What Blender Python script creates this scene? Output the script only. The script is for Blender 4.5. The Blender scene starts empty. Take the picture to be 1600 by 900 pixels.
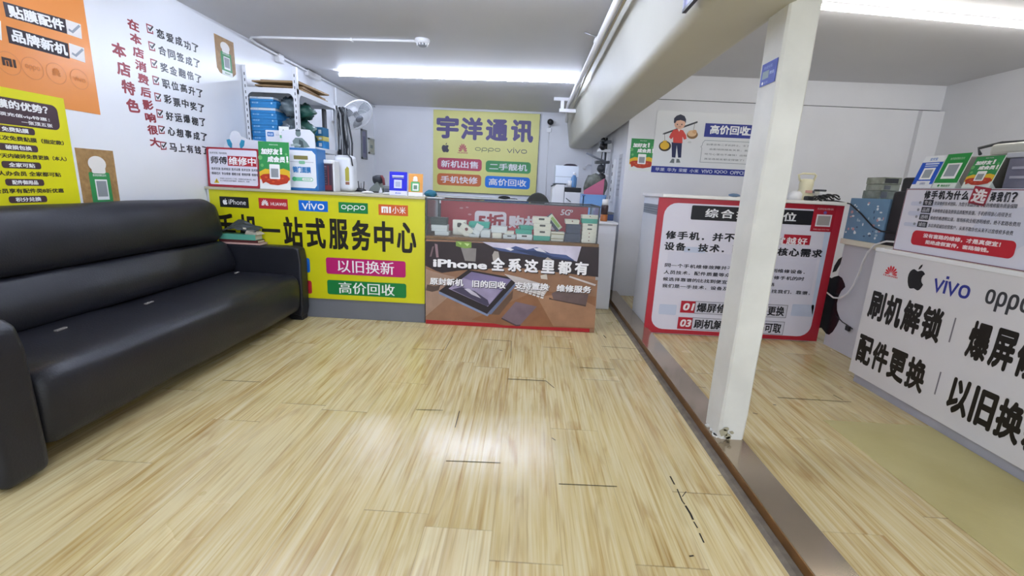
import bpy, bmesh, math, random
from mathutils import Vector, Matrix
random.seed(7)
C = bpy.context.scene.collection
scn = bpy.context.scene

# ------------------------------------------------------------------ camera, world, light, exposure
F_PX = 693.49
RV = (0.22362894, 0.03019906, 0.04962513)      # rotation vector of the lens against the room axes
CAM = Vector((0, 0, 1.15))
ROOM = Matrix.Rotation(Vector(RV).length, 3, Vector(RV)) @ Matrix(((1, 0, 0), (0, 0, -1), (0, 1, 0)))
cam = bpy.data.cameras.new('camera'); cam.sensor_width = 36; cam.lens = 36 * F_PX / 1600
cam.clip_start = .02
cam_o = bpy.data.objects.new('camera', cam); C.objects.link(cam_o)
cam_o.matrix_world = Matrix.Translation(CAM) @ (ROOM.transposed() @ Matrix(((1, 0, 0), (0, -1, 0), (0, 0, -1)))).to_4x4()
scn.camera = cam_o
W = bpy.data.worlds.new('daylight'); scn.world = W; W.use_nodes = True
W.node_tree.nodes['Background'].inputs[0].default_value = (.84, .92, 1, 1)
W.node_tree.nodes['Background'].inputs[1].default_value = 1.5
LED_POWER = 74.0             # cool tubes of the left bay
LED_POWER_RIGHT = 28.0       # more neutral tubes of the right bay
scn.view_settings.view_transform = 'Standard'; scn.view_settings.look = 'None'
scn.view_settings.exposure = 0.6; scn.view_settings.gamma = 1
try: scn.view_settings.use_curve_mapping = False
except Exception: pass

# ------------------------------------------------------------------ geometry helpers
def ray(x, y): return ROOM.transposed() @ Vector(((x - 800) / F_PX, (y - 450) / F_PX, 1))
def at(x, y, axis, c):                          # the point of the plane axis = c that the photo shows at (x, y)
    d = ray(x, y); return CAM + d * ((c - CAM[axis]) / d[axis])
def onx(x, y, c): return at(x, y, 0, c)
def ony(x, y, c): return at(x, y, 1, c)
def onz(x, y, c): return at(x, y, 2, c)

def lin(h):
    h = h.lstrip('#'); v = [int(h[i:i + 2], 16) / 255 for i in (0, 2, 4)]
    return [(a / 12.92 if a <= .04045 else ((a + .055) / 1.055) ** 2.4) for a in v] + [1]
MATS = {}
def mat(name, col='#cccccc', rough=.5, metal=0, spec=.5, noise=0, scale=8, bump=0, bscale=60, emit=None, coat=0, second=None):
    if name in MATS: return MATS[name]
    m = bpy.data.materials.new(name); m.use_nodes = True; MATS[name] = m
    nt = m.node_tree; b = nt.nodes['Principled BSDF']
    b.inputs['Base Color'].default_value = lin(col); b.inputs['Roughness'].default_value = rough
    b.inputs['Metallic'].default_value = metal; b.inputs['Specular IOR Level'].default_value = spec
    b.inputs['Coat Weight'].default_value = coat
    tc = nt.nodes.new('ShaderNodeTexCoord')
    if noise or second:
        n = nt.nodes.new('ShaderNodeTexNoise'); n.inputs['Scale'].default_value = scale; n.inputs['Detail'].default_value = 6
        nt.links.new(tc.outputs['Object'], n.inputs['Vector'])
        r = nt.nodes.new('ShaderNodeValToRGB'); r.color_ramp.elements[0].position = .35; r.color_ramp.elements[1].position = .7
        c = lin(col); d = lin(second) if second else [x * (1 - noise) for x in c[:3]] + [1]
        r.color_ramp.elements[0].color = d; r.color_ramp.elements[1].color = c
        nt.links.new(n.outputs['Fac'], r.inputs['Fac']); nt.links.new(r.outputs['Color'], b.inputs['Base Color'])
    if bump:
        n2 = nt.nodes.new('ShaderNodeTexNoise'); n2.inputs['Scale'].default_value = bscale; n2.inputs['Detail'].default_value = 4
        nt.links.new(tc.outputs['Object'], n2.inputs['Vector'])
        bp = nt.nodes.new('ShaderNodeBump'); bp.inputs['Strength'].default_value = bump; bp.inputs['Distance'].default_value = .01
        nt.links.new(n2.outputs['Fac'], bp.inputs['Height']); nt.links.new(bp.outputs['Normal'], b.inputs['Normal'])
    if emit:
        b.inputs['Emission Color'].default_value = lin(emit[0]); b.inputs['Emission Strength'].default_value = emit[1]
    return m
def glass(name, tint='#f2faf6', rough=.02, refl=1.0):
    if name in MATS: return MATS[name]
    m = bpy.data.materials.new(name); m.use_nodes = True; MATS[name] = m
    nt = m.node_tree; nt.nodes.remove(nt.nodes['Principled BSDF'])
    t = nt.nodes.new('ShaderNodeBsdfTransparent'); t.inputs[0].default_value = lin(tint)
    g = nt.nodes.new('ShaderNodeBsdfGlossy'); g.inputs['Roughness'].default_value = rough
    f = nt.nodes.new('ShaderNodeFresnel'); f.inputs[0].default_value = 1.45
    mu = nt.nodes.new('ShaderNodeMath'); mu.operation = 'MULTIPLY'; mu.inputs[1].default_value = refl
    x = nt.nodes.new('ShaderNodeMixShader')
    nt.links.new(f.outputs[0], mu.inputs[0]); nt.links.new(mu.outputs[0], x.inputs[0]); nt.links.new(t.outputs[0], x.inputs[1]); nt.links.new(g.outputs[0], x.inputs[2])
    nt.links.new(x.outputs[0], nt.nodes['Material Output'].inputs[0])
    return m
def ink(h, rough=.45):                            # a printed colour
    return mat('print_' + h.strip('#') + ('' if rough == .45 else '_%d' % (rough * 100)), h, rough, spec=.35)

class MB:
    """collects shapes in world coordinates; build() links them as ONE mesh object"""
    def __init__(s): s.bm = bmesh.new(); s.mats = []; s.smooth = False
    def mi(s, m):
        if m not in s.mats: s.mats.append(m)
        return s.mats.index(m)
    def _add(s, vs, fs, m, smooth=False):
        i = s.mi(m); bv = [s.bm.verts.new(v) for v in vs]; out = []
        for f in fs:
            try: bf = s.bm.faces.new([bv[k] for k in f])
            except ValueError: continue
            bf.material_index = i; bf.smooth = smooth; out.append(bf)
        return bv, out
    def box(s, lo, hi, m, bevel=0, rot=None, seg=2):
        lo = Vector(lo); hi = Vector(hi); c = (lo + hi) / 2; h = (hi - lo) / 2
        t = bmesh.new(); bmesh.ops.create_cube(t, size=2)
        for v in t.verts: v.co = Vector((v.co.x * h.x, v.co.y * h.y, v.co.z * h.z))
        if bevel: bmesh.ops.bevel(t, geom=t.edges[:] , offset=min(bevel, .49 * 2 * min(h)), segments=seg, profile=.5, affect='EDGES')
        t.verts.index_update()
        R = Matrix.Rotation(rot[0], 3, rot[1]) if rot else Matrix.Identity(3)
        s._add([c + R @ v.co for v in t.verts], [[v.index for v in f.verts] for f in t.faces], m, False); t.free(); return s
    def prism(s, pts, a, b, axis, m, smooth=False):
        """pts: 2-D outline (counter-clockwise) extruded along axis from a to b"""
        def P(p, c):
            return Vector((c, p[0], p[1])) if axis == 0 else Vector((p[0], c, p[1])) if axis == 1 else Vector((p[0], p[1], c))
        n = len(pts); vs = [P(p, a) for p in pts] + [P(p, b) for p in pts]
        fs = [list(range(n))[::-1], list(range(n, 2 * n))]
        bv, _ = s._add(vs, fs, m)
        i = s.mi(m)
        for k in range(n):
            f = s.bm.faces.new((bv[k], bv[(k + 1) % n], bv[n + (k + 1) % n], bv[n + k])); f.material_index = i; f.smooth = smooth
        return s
    def tube(s, pts, r, m, n=10, caps=True):
        pts = [Vector(p) for p in pts]; rs = r if isinstance(r, (list, tuple)) else [r] * len(pts)
        rings = []; up = None
        for i, p in enumerate(pts):
            d = (pts[min(i + 1, len(pts) - 1)] - pts[max(i - 1, 0)]).normalized()
            if up is None: up = d.orthogonal().normalized()
            u = (up - d * up.dot(d)).normalized(); up = u; w = d.cross(u)
            rings.append([p + (u * math.cos(2 * math.pi * k / n) + w * math.sin(2 * math.pi * k / n)) * rs[i] for k in range(n)])
        vs = [v for q in rings for v in q]; fs = []
        for i in range(len(pts) - 1):
            for k in range(n): fs.append((i * n + k, i * n + (k + 1) % n, (i + 1) * n + (k + 1) % n, (i + 1) * n + k))
        if caps: fs += [tuple(range(n))[::-1], tuple(range((len(pts) - 1) * n, len(pts) * n))]
        s._add(vs, fs, m, True); return s
    def lathe(s, prof, o, m, axis=(0, 0, 1), n=24):
        """prof: (radius, height) along axis from o"""
        ax = Vector(axis).normalized(); o = Vector(o)
        pts = [o + ax * h for r, h in prof]; u = ax.orthogonal().normalized(); w = ax.cross(u)
        vs = []; fs = []
        for (r, h), p in zip(prof, pts):
            vs += [p + (u * math.cos(2 * math.pi * k / n) + w * math.sin(2 * math.pi * k / n)) * max(r, .0004) for k in range(n)]
        for i in range(len(prof) - 1):
            for k in range(n): fs.append((i * n + k, i * n + (k + 1) % n, (i + 1) * n + (k + 1) % n, (i + 1) * n + k))
        fs += [tuple(range(n))[::-1], tuple(range((len(prof) - 1) * n, len(prof) * n))]
        s._add(vs, fs, m, True); return s
    def quad(s, a, b, c, d, m): s._add([a, b, c, d], [(0, 1, 2, 3)], m); return s
    def build(s, name, parent=None, mods=None, shade=False):
        me = bpy.data.meshes.new(name)
        off = Vector(parent.location) if parent is not None else Vector((0, 0, 0))
        p = parent.parent if parent is not None else None
        while p is not None: off += Vector(p.location); p = p.parent
        s.origin = off
        for v in s.bm.verts: v.co -= off
        bmesh.ops.recalc_face_normals(s.bm, faces=s.bm.faces) if not getattr(s, 'keep', False) else None
        s.bm.to_mesh(me); s.bm.free()
        for m in s.mats: me.materials.append(m)
        if shade: me.polygons.foreach_set('use_smooth', [True] * len(me.polygons))
        o = bpy.data.objects.new(name, me); C.objects.link(o)
        if parent is not None: o.parent = parent
        if mods: mods(o)
        return o
def bevel_mod(w, seg=3):
    def f(o):
        b = o.modifiers.new('bevel', 'BEVEL'); b.width = w; b.segments = seg; b.limit_method = 'ANGLE'
        o.data.polygons.foreach_set('use_smooth', [True] * len(o.data.polygons))
        n = o.modifiers.new('wn', 'WEIGHTED_NORMAL'); n.keep_sharp = True
    return f
def tag(o, label=None, cat=None, group=None, kind=None):
    if label: o['label'] = label
    if cat: o['category'] = cat
    if group: o['group'] = group
    if kind: o['kind'] = kind
    return o
def thing(name, loc, label, cat, group=None):
    o = bpy.data.objects.new(name, None); C.objects.link(o); o.location = loc; o.empty_display_size = .05
    return tag(o, label, cat, group)
def struct(name, mb, mods=None): return tag(mb.build(name, None, mods), kind='structure')

# ------------------------------------------------------------------ lettering and print
FONT_CACHE = {}
def glyphs(s, bold):
    k = (s, bold)
    if k in FONT_CACHE: return FONT_CACHE[k]
    c = bpy.data.curves.new('lettering', 'FONT'); c.body = s; c.offset = bold; c.resolution_u = 3
    o = bpy.data.objects.new('lettering', c); m = bpy.data.meshes.new_from_object(o)
    vs = [(v.co.x, v.co.y) for v in m.vertices]; fs = [tuple(p.vertices) for p in m.polygons]
    xs = [v[0] for v in vs] or [0, 1]; ys = [v[1] for v in vs] or [0, 1]
    FONT_CACHE[k] = (vs, fs, (min(xs), min(ys), max(xs), max(ys)))
    bpy.data.objects.remove(o); bpy.data.curves.remove(c); bpy.data.meshes.remove(m)
    return FONT_CACHE[k]
APPLE = [(.52, .70), (.60, .73), (.70, .755), (.80, .74), (.90, .68), (.93, .645), (.85, .58), (.81, .50), (.81, .42), (.85, .34), (.93, .28), (.97, .26), (.93, .16), (.86, .06), (.78, .005), (.70, 0), (.62, .02), (.53, .045), (.44, .02), (.35, 0), (.27, .01), (.18, .09), (.10, .22), (.05, .38), (.05, .52), (.10, .64), (.19, .72), (.29, .755), (.40, .73), (.47, .705)]
LEAF = [(.51, .77), (.53, .86), (.60, .95), (.69, .99), (.68, .90), (.61, .80)]
class Face:
    """a flat face in the room: o a point of it, u to the reader's right, v up"""
    def __init__(s, o, u, v): s.o = Vector(o); s.u = Vector(u).normalized(); s.v = Vector(v).normalized(); s.n = s.u.cross(s.v)
    def uv(s, x, y):
        d = ray(x, y); t = (s.o - CAM).dot(s.n) / d.dot(s.n); p = CAM + d * t - s.o
        return (p.dot(s.u), p.dot(s.v))
    def w(s, u, v, h=0): return s.o + s.u * u + s.v * v + s.n * h
class Print(MB):
    STEP = .0006
    def __init__(s, face, base=1): super().__init__(); s.f = face; s.base = base; s.keep = True; s.k = 0
    def h(s, l): s.k += 1; return (s.base + l) * s.STEP + (s.k % 40) * 1.2e-5
    def poly_uv(s, pts, m, l=0):
        a = sum(pts[i][0] * pts[(i + 1) % len(pts)][1] - pts[(i + 1) % len(pts)][0] * pts[i][1] for i in range(len(pts)))
        if a < 0: pts = pts[::-1]
        h = s.h(l); s._add([s.f.w(p[0], p[1], h) for p in pts], [tuple(range(len(pts)))], m); return s
    def box_px(s, a, b):
        p = s.f.uv(*a); q = s.f.uv(*b); return (min(p[0], q[0]), min(p[1], q[1]), max(p[0], q[0]), max(p[1], q[1]))
    def rect_uv(s, r, m, l=0, rad=0):
        x0, y0, x1, y1 = r
        if not rad: return s.poly_uv([(x0, y0), (x1, y0), (x1, y1), (x0, y1)], m, l)
        rad = min(rad, (x1 - x0) / 2.01, (y1 - y0) / 2.01); pts = []
        for cx, cy, a0 in ((x1 - rad, y0 + rad, -90), (x1 - rad, y1 - rad, 0), (x0 + rad, y1 - rad, 90), (x0 + rad, y0 + rad, 180)):
            for k in range(6):
                a = math.radians(a0 + 18 * k); pts.append((cx + rad * math.cos(a), cy + rad * math.sin(a)))
        return s.poly_uv(pts, m, l)
    def rect(s, a, b, m, l=0, rad=0): return s.rect_uv(s.box_px(a, b), m, l, rad)
    def poly(s, px, m, l=0): return s.poly_uv([s.f.uv(*p) for p in px], m, l)
    def ell_uv(s, cx, cy, rx, ry, m, l=0, n=24): return s.poly_uv([(cx + rx * math.cos(2 * math.pi * k / n), cy + ry * math.sin(2 * math.pi * k / n)) for k in range(n)], m, l)
    def ell(s, c, rx, ry, m, l=0, n=24):
        """centre and radii in photo pixels"""
        p = s.f.uv(*c); q = s.f.uv(c[0] + rx, c[1]); t = s.f.uv(c[0], c[1] + ry)
        return s.ell_uv(p[0], p[1], math.dist(p, q), math.dist(p, t), m, l, n)
    def text_uv(s, r, t, m, l=1, bold=.02, shear=0, tilt=0):
        """lettering t fitted into r; the weight comes from overlaid copies of the strokes"""
        vs, fs, (a, b, c, d) = glyphs(t, 0); x0, y0, x1, y1 = r; k = bold * 1.15
        a -= k; c += k; b -= k; d += k
        sx = (x1 - x0) / max(c - a, 1e-6); sy = (y1 - y0) / max(d - b, 1e-6)
        offs = [(0, 0)] if bold <= 0 else [(-k, 0), (k, 0)] if bold < .016 else [(-k, -k * .8), (k, -k * .8), (-k, k * .8), (k, k * .8)] if bold < .034 else [(k * math.cos(j * .7854), k * math.sin(j * .7854)) for j in range(8)]
        cx, cy = (x0 + x1) / 2, (y0 + y1) / 2; ct, st = math.cos(tilt), math.sin(tilt); h = s.h(l)
        for q, (ox, oy) in enumerate(offs):
            out = []
            for x, y in vs:
                X = x0 + (x + ox - a) * sx; Y = y0 + (y + oy - b) * sy; X += shear * (Y - y0)
                dx, dy = X - cx, Y - cy; out.append(s.f.w(cx + dx * ct - dy * st, cy + dx * st + dy * ct, h + q * 1.4e-5))
            s._add(out, fs, m)
        return s
    def text(s, a, b, t, m, l=1, bold=.02, shear=0): return s.text_uv(s.box_px(a, b), t, m, l, bold, shear)
    def line_uv(s, pts, wd, m, l=1, closed=False):
        n = len(pts); L = []; Rr = []
        for i, p in enumerate(pts):
            a = pts[(i - 1) % n] if (closed or i) else p; b = pts[(i + 1) % n] if (closed or i < n - 1) else p
            def nrm(q, r):
                d = math.hypot(r[0] - q[0], r[1] - q[1])
                return None if d < 1e-9 else (-(r[1] - q[1]) / d, (r[0] - q[0]) / d)
            n1 = nrm(a, p); n2 = nrm(p, b); n1 = n1 or n2; n2 = n2 or n1
            mx, my = n1[0] + n2[0], n1[1] + n2[1]; q = max((mx * mx + my * my) / 2, .35); k = wd / 2 / q
            L.append((p[0] + mx * k, p[1] + my * k)); Rr.append((p[0] - mx * k, p[1] - my * k))
        h = s.h(l); W_ = [s.f.w(*p, h) for p in L + Rr]; fs = []
        for i in range(n if closed else n - 1):
            j = (i + 1) % n; fs.append((i, n + i, n + j, j))
        s._add(W_, fs, m); return s
    def line(s, px, wd, m, l=1, closed=False): return s.line_uv([s.f.uv(*p) for p in px], wd, m, l, closed)
    def apple_uv(s, r, m, l=1):
        x0, y0, x1, y1 = r; T = lambda q: (x0 + q[0] * (x1 - x0), y0 + q[1] * (y1 - y0))
        s.poly_uv([T(q) for q in APPLE], m, l); return s.poly_uv([T(q) for q in LEAF], m, l)
    def fan_uv(s, r, m, l=1, word=None):
        """eight-petal fan"""
        x0, y0, x1, y1 = r; T = lambda q: (x0 + q[0] * (x1 - x0), y0 + q[1] * (y1 - y0))
        for k in range(8):
            a = math.radians(90 + (k - 3.5) * 24); ca, sa = math.cos(a), math.sin(a); ln = .80 - .05 * abs(k - 3.5)
            pts = []
            for t, wv in ((.16, .0), (.35, .055), (.6, .11), (.8, .12), (.93, .09), (1, .03)):
                pts.append((t * ln, wv * ln))
            pts = pts + [(x, -y) for x, y in pts[::-1]][:-1]
            s.poly_uv([T((.5 + (x * ca - y * sa) * .62, .22 + (x * sa + y * ca) * .95)) for x, y in pts], m, l)
        if word: s.text_uv((*T((.05, 0)), *T((.95, .14))), word, m if not hasattr(word, 'm') else m, l, .02)
        return s
    def logo_uv(s, r, word, m, l=1, wd=.13):
        """rounded brand lettering made of strokes: v i o p"""
        x0, y0, x1, y1 = r; n = len(word); H = y1 - y0
        wts = {'v': 1, 'i': .35, 'o': 1.15, 'p': 1.15}; tot = sum(wts[c] for c in word); cw = (x1 - x0) / tot; x = x0
        lw = wd * H
        for c in word:
            w = wts[c] * cw; g = .08 * cw; a, b = x + g, x + w - g
            desc = 'p' in word; yb = y0 + (.28 * H if desc else 0); yt = y1 - (0 if desc else .26 * H)
            if c == 'v': s.line_uv([(a, yt), ((a + b) / 2, yb + lw * .4), (b, yt)], lw, m, l)
            if c == 'i':
                s.line_uv([((a + b) / 2, yb), ((a + b) / 2, yt)], lw, m, l); s.rect_uv(((a + b) / 2 - lw * .6, y1 - .16 * H, (a + b) / 2 + lw * .6, y1), m, l)
            if c in 'op':
                cx, cy, rx, ry = (a + b) / 2, (yb + yt) / 2, (b - a) / 2 - lw / 2, (yt - yb) / 2 - lw / 2
                s.line_uv([(cx + rx * math.copysign(abs(math.cos(t)) ** .8, math.cos(t)), cy + ry * math.copysign(abs(math.sin(t)) ** .8, math.sin(t))) for t in [2 * math.pi * k / 24 for k in range(24)]], lw, m, l, True)
                if c == 'p': s.line_uv([(a + lw / 2, y0), (a + lw / 2, cy)], lw, m, l)
            x += w
        return s
    def mi_uv(s, r, m, l=1):
        x0, y0, x1, y1 = r; w = x1 - x0; t = w * .2
        s.line_uv([(x0 + t / 2, y0), (x0 + t / 2, y1 - t / 2), (x0 + w * .6, y1 - t / 2), (x0 + w * .6, y0)], t, m, l)
        s.rect_uv((x0 + w * .28, y0, x0 + w * .42, y0 + (y1 - y0) * .62), m, l); return s.rect_uv((x1 - t, y0, x1, y1), m, l)
def slab(name, face, r, th, m, parent=None, rad=0, mods=None):
    """a board: rectangle r of the face, th thick behind it"""
    mb = MB(); x0, y0, x1, y1 = r
    pts = [(x0, y0), (x1, y0), (x1, y1), (x0, y1)]
    if rad:
        pts = []
        for cx, cy, a0 in ((x1 - rad, y0 + rad, -90), (x1 - rad, y1 - rad, 0), (x0 + rad, y1 - rad, 90), (x0 + rad, y0 + rad, 180)):
            for k in range(6):
                a = math.radians(a0 + 18 * k); pts.append((cx + rad * math.cos(a), cy + rad * math.sin(a)))
    n = len(pts); vs = [face.w(*p, 0) for p in pts] + [face.w(*p, -th) for p in pts]
    mb._add(vs, [tuple(range(n)), tuple(range(n, 2 * n))[::-1]] + [(k, n + k, n + (k + 1) % n, (k + 1) % n) for k in range(n)], m)
    return mb.build(name, parent, mods)

# ------------------------------------------------------------------ materials
wallm = mat('white_wall_paint', '#e4e5ea', .55, noise=.05, scale=2.2, bump=.05, bscale=90)
wallb = mat('white_wall_paint_shiny', '#eff1f6', .28, noise=.04, scale=1.5, bump=.03, bscale=40)
ceilm = mat('ceiling_paint', '#cfcfd2', .5, noise=.05, scale=1.3, bump=.05, bscale=50)
beamm = mat('beam_paint', '#c6c4b8', .58, noise=.07, scale=1.7, bump=.05, bscale=12)
pillm = mat('pillar_paint', '#dddcd6', .6, noise=.16, scale=4, bump=.15, bscale=25)
whitep = mat('white_plastic', '#e8e8ea', .35)
whitelam = mat('white_laminate', '#e2e3e6', .3, noise=.04, scale=3)
greym = mat('grey_laminate', '#6d7078', .5, noise=.06, scale=4)
black = mat('black_plastic', '#15151a', .4)
darkm = mat('dark_grey_plastic', '#34373c', .45)
steel = mat('brushed_steel', '#b9b9bb', .3, metal=1)
alu = mat('grey_metal_edge', '#4b4d50', .35, metal=.6)
rackm = mat('white_enamelled_steel', '#dfe1e6', .3)
card = mat('brown_cardboard', '#a98c66', .8, noise=.15, scale=14)
bluem = mat('blue_carton', '#2f86c4', .4, noise=.1, scale=20)
creamm = mat('cream_carton', '#e6e2d2', .45)
tealm = mat('teal_carton', '#35a58e', .45)
navym = mat('navy_carton', '#26304f', .45)
paperm = mat('paper_pages', '#d9d2c4', .8, noise=.12, scale=60)
ledm = mat('led_tube', '#ffffff', .5, emit=('#dbe6ff', LED_POWER)); ledn = mat('led_tube_new', '#ffffff', .5, emit=('#dbe6ff', LED_POWER * 1.22)); ledr = mat('led_tube_neutral', '#ffffff', .5, emit=('#fbf7f2', LED_POWER_RIGHT))

def floor_material():
    m = bpy.data.materials.new('laminate_planks'); m.use_nodes = True; nt = m.node_tree; N = nt.nodes; L = nt.links
    b = N['Principled BSDF']
    tc = N.new('ShaderNodeTexCoord'); sp = N.new('ShaderNodeSeparateXYZ'); L.new(tc.outputs['Object'], sp.inputs[0])
    def math_(op, a, c=None, d=None):
        n = N.new('ShaderNodeMath'); n.operation = op
        for i, v in enumerate((a, c, d)):
            if v is None: continue
            if isinstance(v, (int, float)): n.inputs[i].default_value = v
            else: L.new(v, n.inputs[i])
        return n.outputs[0]
    def wn(v, dim='1D'):
        n = N.new('ShaderNodeTexWhiteNoise'); n.noise_dimensions = dim; L.new(v, n.inputs['W'] if dim == '1D' else n.inputs['Vector']); return n.outputs['Value']
    def comb(x, y, z=0.0):
        n = N.new('ShaderNodeCombineXYZ')
        for i, v in enumerate((x, y, z)):
            if isinstance(v, (int, float)): n.inputs[i].default_value = v
            else: L.new(v, n.inputs[i])
        return n.outputs[0]
    def noise(v, scale, detail=4, dist=0.0):
        n = N.new('ShaderNodeTexNoise'); n.inputs['Scale'].default_value = scale; n.inputs['Detail'].default_value = detail; n.inputs['Distortion'].default_value = dist
        L.new(v, n.inputs['Vector']); return n.outputs['Fac']
    def ramp(v, stops):
        n = N.new('ShaderNodeValToRGB'); e = n.color_ramp.elements
        while len(e) < len(stops): e.new(.5)
        for k, (p, c) in enumerate(stops): e[k].position = p; e[k].color = lin(c) if isinstance(c, str) else (c, c, c, 1)
        L.new(v, n.inputs[0]); return n.outputs[0]
    def mix(f, a, c, kind='MIX'):
        n = N.new('ShaderNodeMix'); n.data_type = 'RGBA'; n.blend_type = kind
        for i, v in ((0, f), (6, a), (7, c)):
            if isinstance(v, (int, float)): n.inputs[i].default_value = v
            elif isinstance(v, list): n.inputs[i].default_value = v
            else: L.new(v, n.inputs[i])
        return n.outputs[2]
    PW, PL = .232, 1.4
    xs = math_('DIVIDE', math_('SUBTRACT', sp.outputs[0], .171), PW); col = math_('FLOOR', xs); fx = math_('FRACT', xs)
    ys = math_('DIVIDE', math_('ADD', sp.outputs[1], math_('MULTIPLY', wn(col), PL)), PL); row = math_('FLOOR', ys); fy = math_('FRACT', ys)
    pid = wn(math_('ADD', math_('MULTIPLY', col, 7.31), math_('MULTIPLY', row, 1.77)))
    sub = math_('FLOOR', math_('MULTIPLY', fx, 3)); sid = wn(math_('ADD', math_('MULTIPLY', pid, 91.7), sub))
    gv = comb(math_('ADD', math_('MULTIPLY', sp.outputs[0], 1.0), math_('MULTIPLY', pid, 40)), math_('ADD', math_('MULTIPLY', sp.outputs[1], .055), math_('MULTIPLY', sid, 9)), 0)
    g1 = noise(gv, 26, 5, .5)
    gv2 = comb(math_('ADD', sp.outputs[0], math_('MULTIPLY', pid, 17)), math_('ADD', math_('MULTIPLY', sp.outputs[1], .025), math_('MULTIPLY', sid, 5)), 0)
    g2 = noise(gv2, 95, 3, .2)
    kn = noise(comb(math_('MULTIPLY', sp.outputs[0], 1.0), math_('ADD', math_('MULTIPLY', sp.outputs[1], .16), math_('MULTIPLY', pid, 30)), 0), 14, 3, 1.2)
    base = ramp(g1, [(.30, '#a28046'), (.40, '#c2a566'), (.50, '#d9c792'), (.72, '#e1d6ac')])
    c = mix(.5, base, ramp(g2, [(.31, '#98743e'), (.43, '#cdb67e'), (.72, '#e4dcb6')]))
    c = mix(math_('MULTIPLY', ramp(kn, [(.54, 0.0), (.85, 1.0)]), .8), c, lin('#9c6e34'))
    c = mix(.10, c, ramp(pid, [(0, '#b09462'), (.5, '#d2c190'), (1, '#e0d7ae')]), 'MIX')
    # joints
    ex = math_('MINIMUM', fx, math_('SUBTRACT', 1.0, fx)); ey = math_('MINIMUM', fy, math_('SUBTRACT', 1.0, fy))
    jx = math_('LESS_THAN', math_('MULTIPLY', ex, PW), .0012); jy = math_('LESS_THAN', math_('MULTIPLY', ey, PL), .0026)
    wear = noise(tc.outputs['Object'], 1.7, 3)
    c = mix(math_('MULTIPLY', jx, .30), c, lin('#7a5f38'))
    c = mix(math_('MULTIPLY', jy, ramp(wear, [(.4, .10), (.6, .6)])), c, lin('#3a2c1c'))
    dirt = noise(tc.outputs['Object'], 3.1, 6)
    c = mix(math_('MULTIPLY', ramp(dirt, [(.5, 0.0), (.75, 1.0)]), .18), c, lin('#8f7d55'))
    L.new(c, b.inputs['Base Color'])
    L.new(ramp(math_('ADD', math_('MULTIPLY', wear, .45), math_('MULTIPLY', pid, .5)), [(.3, .17), (.75, .33)]), b.inputs['Roughness'])
    b.inputs['Specular IOR Level'].default_value = .55
    bp = N.new('ShaderNodeBump'); bp.inputs['Strength'].default_value = .10; bp.inputs['Distance'].default_value = .004
    L.new(math_('ADD', math_('MULTIPLY', g2, .35), math_('MULTIPLY', math_('MAXIMUM', jx, jy), -1.0)), bp.inputs['Height']); L.new(bp.outputs[0], b.inputs['Normal'])
    return m
floorm = floor_material()

# ------------------------------------------------------------------ the room shell
XL, XR, YB, YP, YF, ZC = -2.575, 4.15, 7.57, 4.95, -2.4, 2.335
struct('floor', MB().box((XL - .1, YF, -.1), (XR + .1, YB + .1, 0), floorm))
cracks = MB(); ck = mat('floor_gap_dirt', '#221a12', .9)
def crack(px, w):
    p = [onz(x, y, .0012) for x, y in px]
    for a, b in zip(p, p[1:]):
        d = (b - a).normalized(); n = Vector((-d.y, d.x, 0)) * w / 2
        cracks.quad(a - n, b - n, b + n, a + n, ck)
for px, w in [([(753, 530), (799, 533)], .007), ([(799, 533), (798, 560)], .003), ([(794, 592), (853, 595)], .007), ([(853, 595), (866, 606)], .004), ([(906, 574), (960, 577)], .006), ([(848, 542), (896, 545)], .005),
              ([(645, 545), (695, 547)], .005), ([(695, 547), (707, 525)], .003), ([(1047, 744), (1054, 757)], .006), ([(1058, 764), (1066, 783), (1070, 788)], .005), ([(1066, 776), (1072, 768)], .003), ([(1071, 790), (1079, 803), (1083, 812)], .008), ([(1084, 815), (1090, 825)], .005), ([(1093, 833), (1100, 848)], .005), ([(940, 541), (994, 545)], .005), ([(930, 490), (955, 489)], .006), ([(348, 594), (408, 597)], .004),
              ([(873, 756), (964, 760)], .004), ([(697, 720), (782, 723)], .004), ([(650, 640), (692, 641)], .004), ([(1215, 621), (1330, 628)], .005), ([(1302, 617), (1317, 625)], .006), ([(718, 642), (711, 668)], .004), ([(960, 523), (992, 524)], .006), ([(1008, 668), (1080, 668)], .0), ([(1090, 604), (1103, 606)], .005), ([(1077, 869), (1084, 868)], .005), ([(780, 547), (785, 548)], .008), ([(943, 524), (947, 528)], .008), ([(1208, 632), (1213, 633)], .008), ([(1176, 645), (1184, 647)], .006), ([(1312, 604), (1317, 606)], .006), ([(862, 684), (868, 688)], .005)]:
    if w: crack(px, w)
tag(cracks.build('floor_joint_gaps'), kind='structure')
struct('ceiling', MB().box((XL - .1, YF, ZC), (XR + .1, YB + .1, ZC + .1), ceilm))
struct('wall_left', MB().box((XL - .1, YF, 0), (XL, YB + .1, ZC), wallb))
struct('wall_back', MB().box((XL, YB, 0), (1.02, YB + .1, ZC), wallm))
struct('wall_right', MB().box((XR, YF, 0), (XR + .1, YP + .1, ZC), wallm))
mb = MB().box((1.02, YP, 0), (XR, YB + .1, 2.095), wallm).box((1.02, YP + .012, 2.095), (XR, YB + .1, 2.102), darkm).box((1.02, YP, 2.102), (XR, YB + .1, ZC), wallm)
mb.box((3.93, YP - .05, 0), (XR, YP, 2.085), wallm)
struct('wall_partition', mb)
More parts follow.
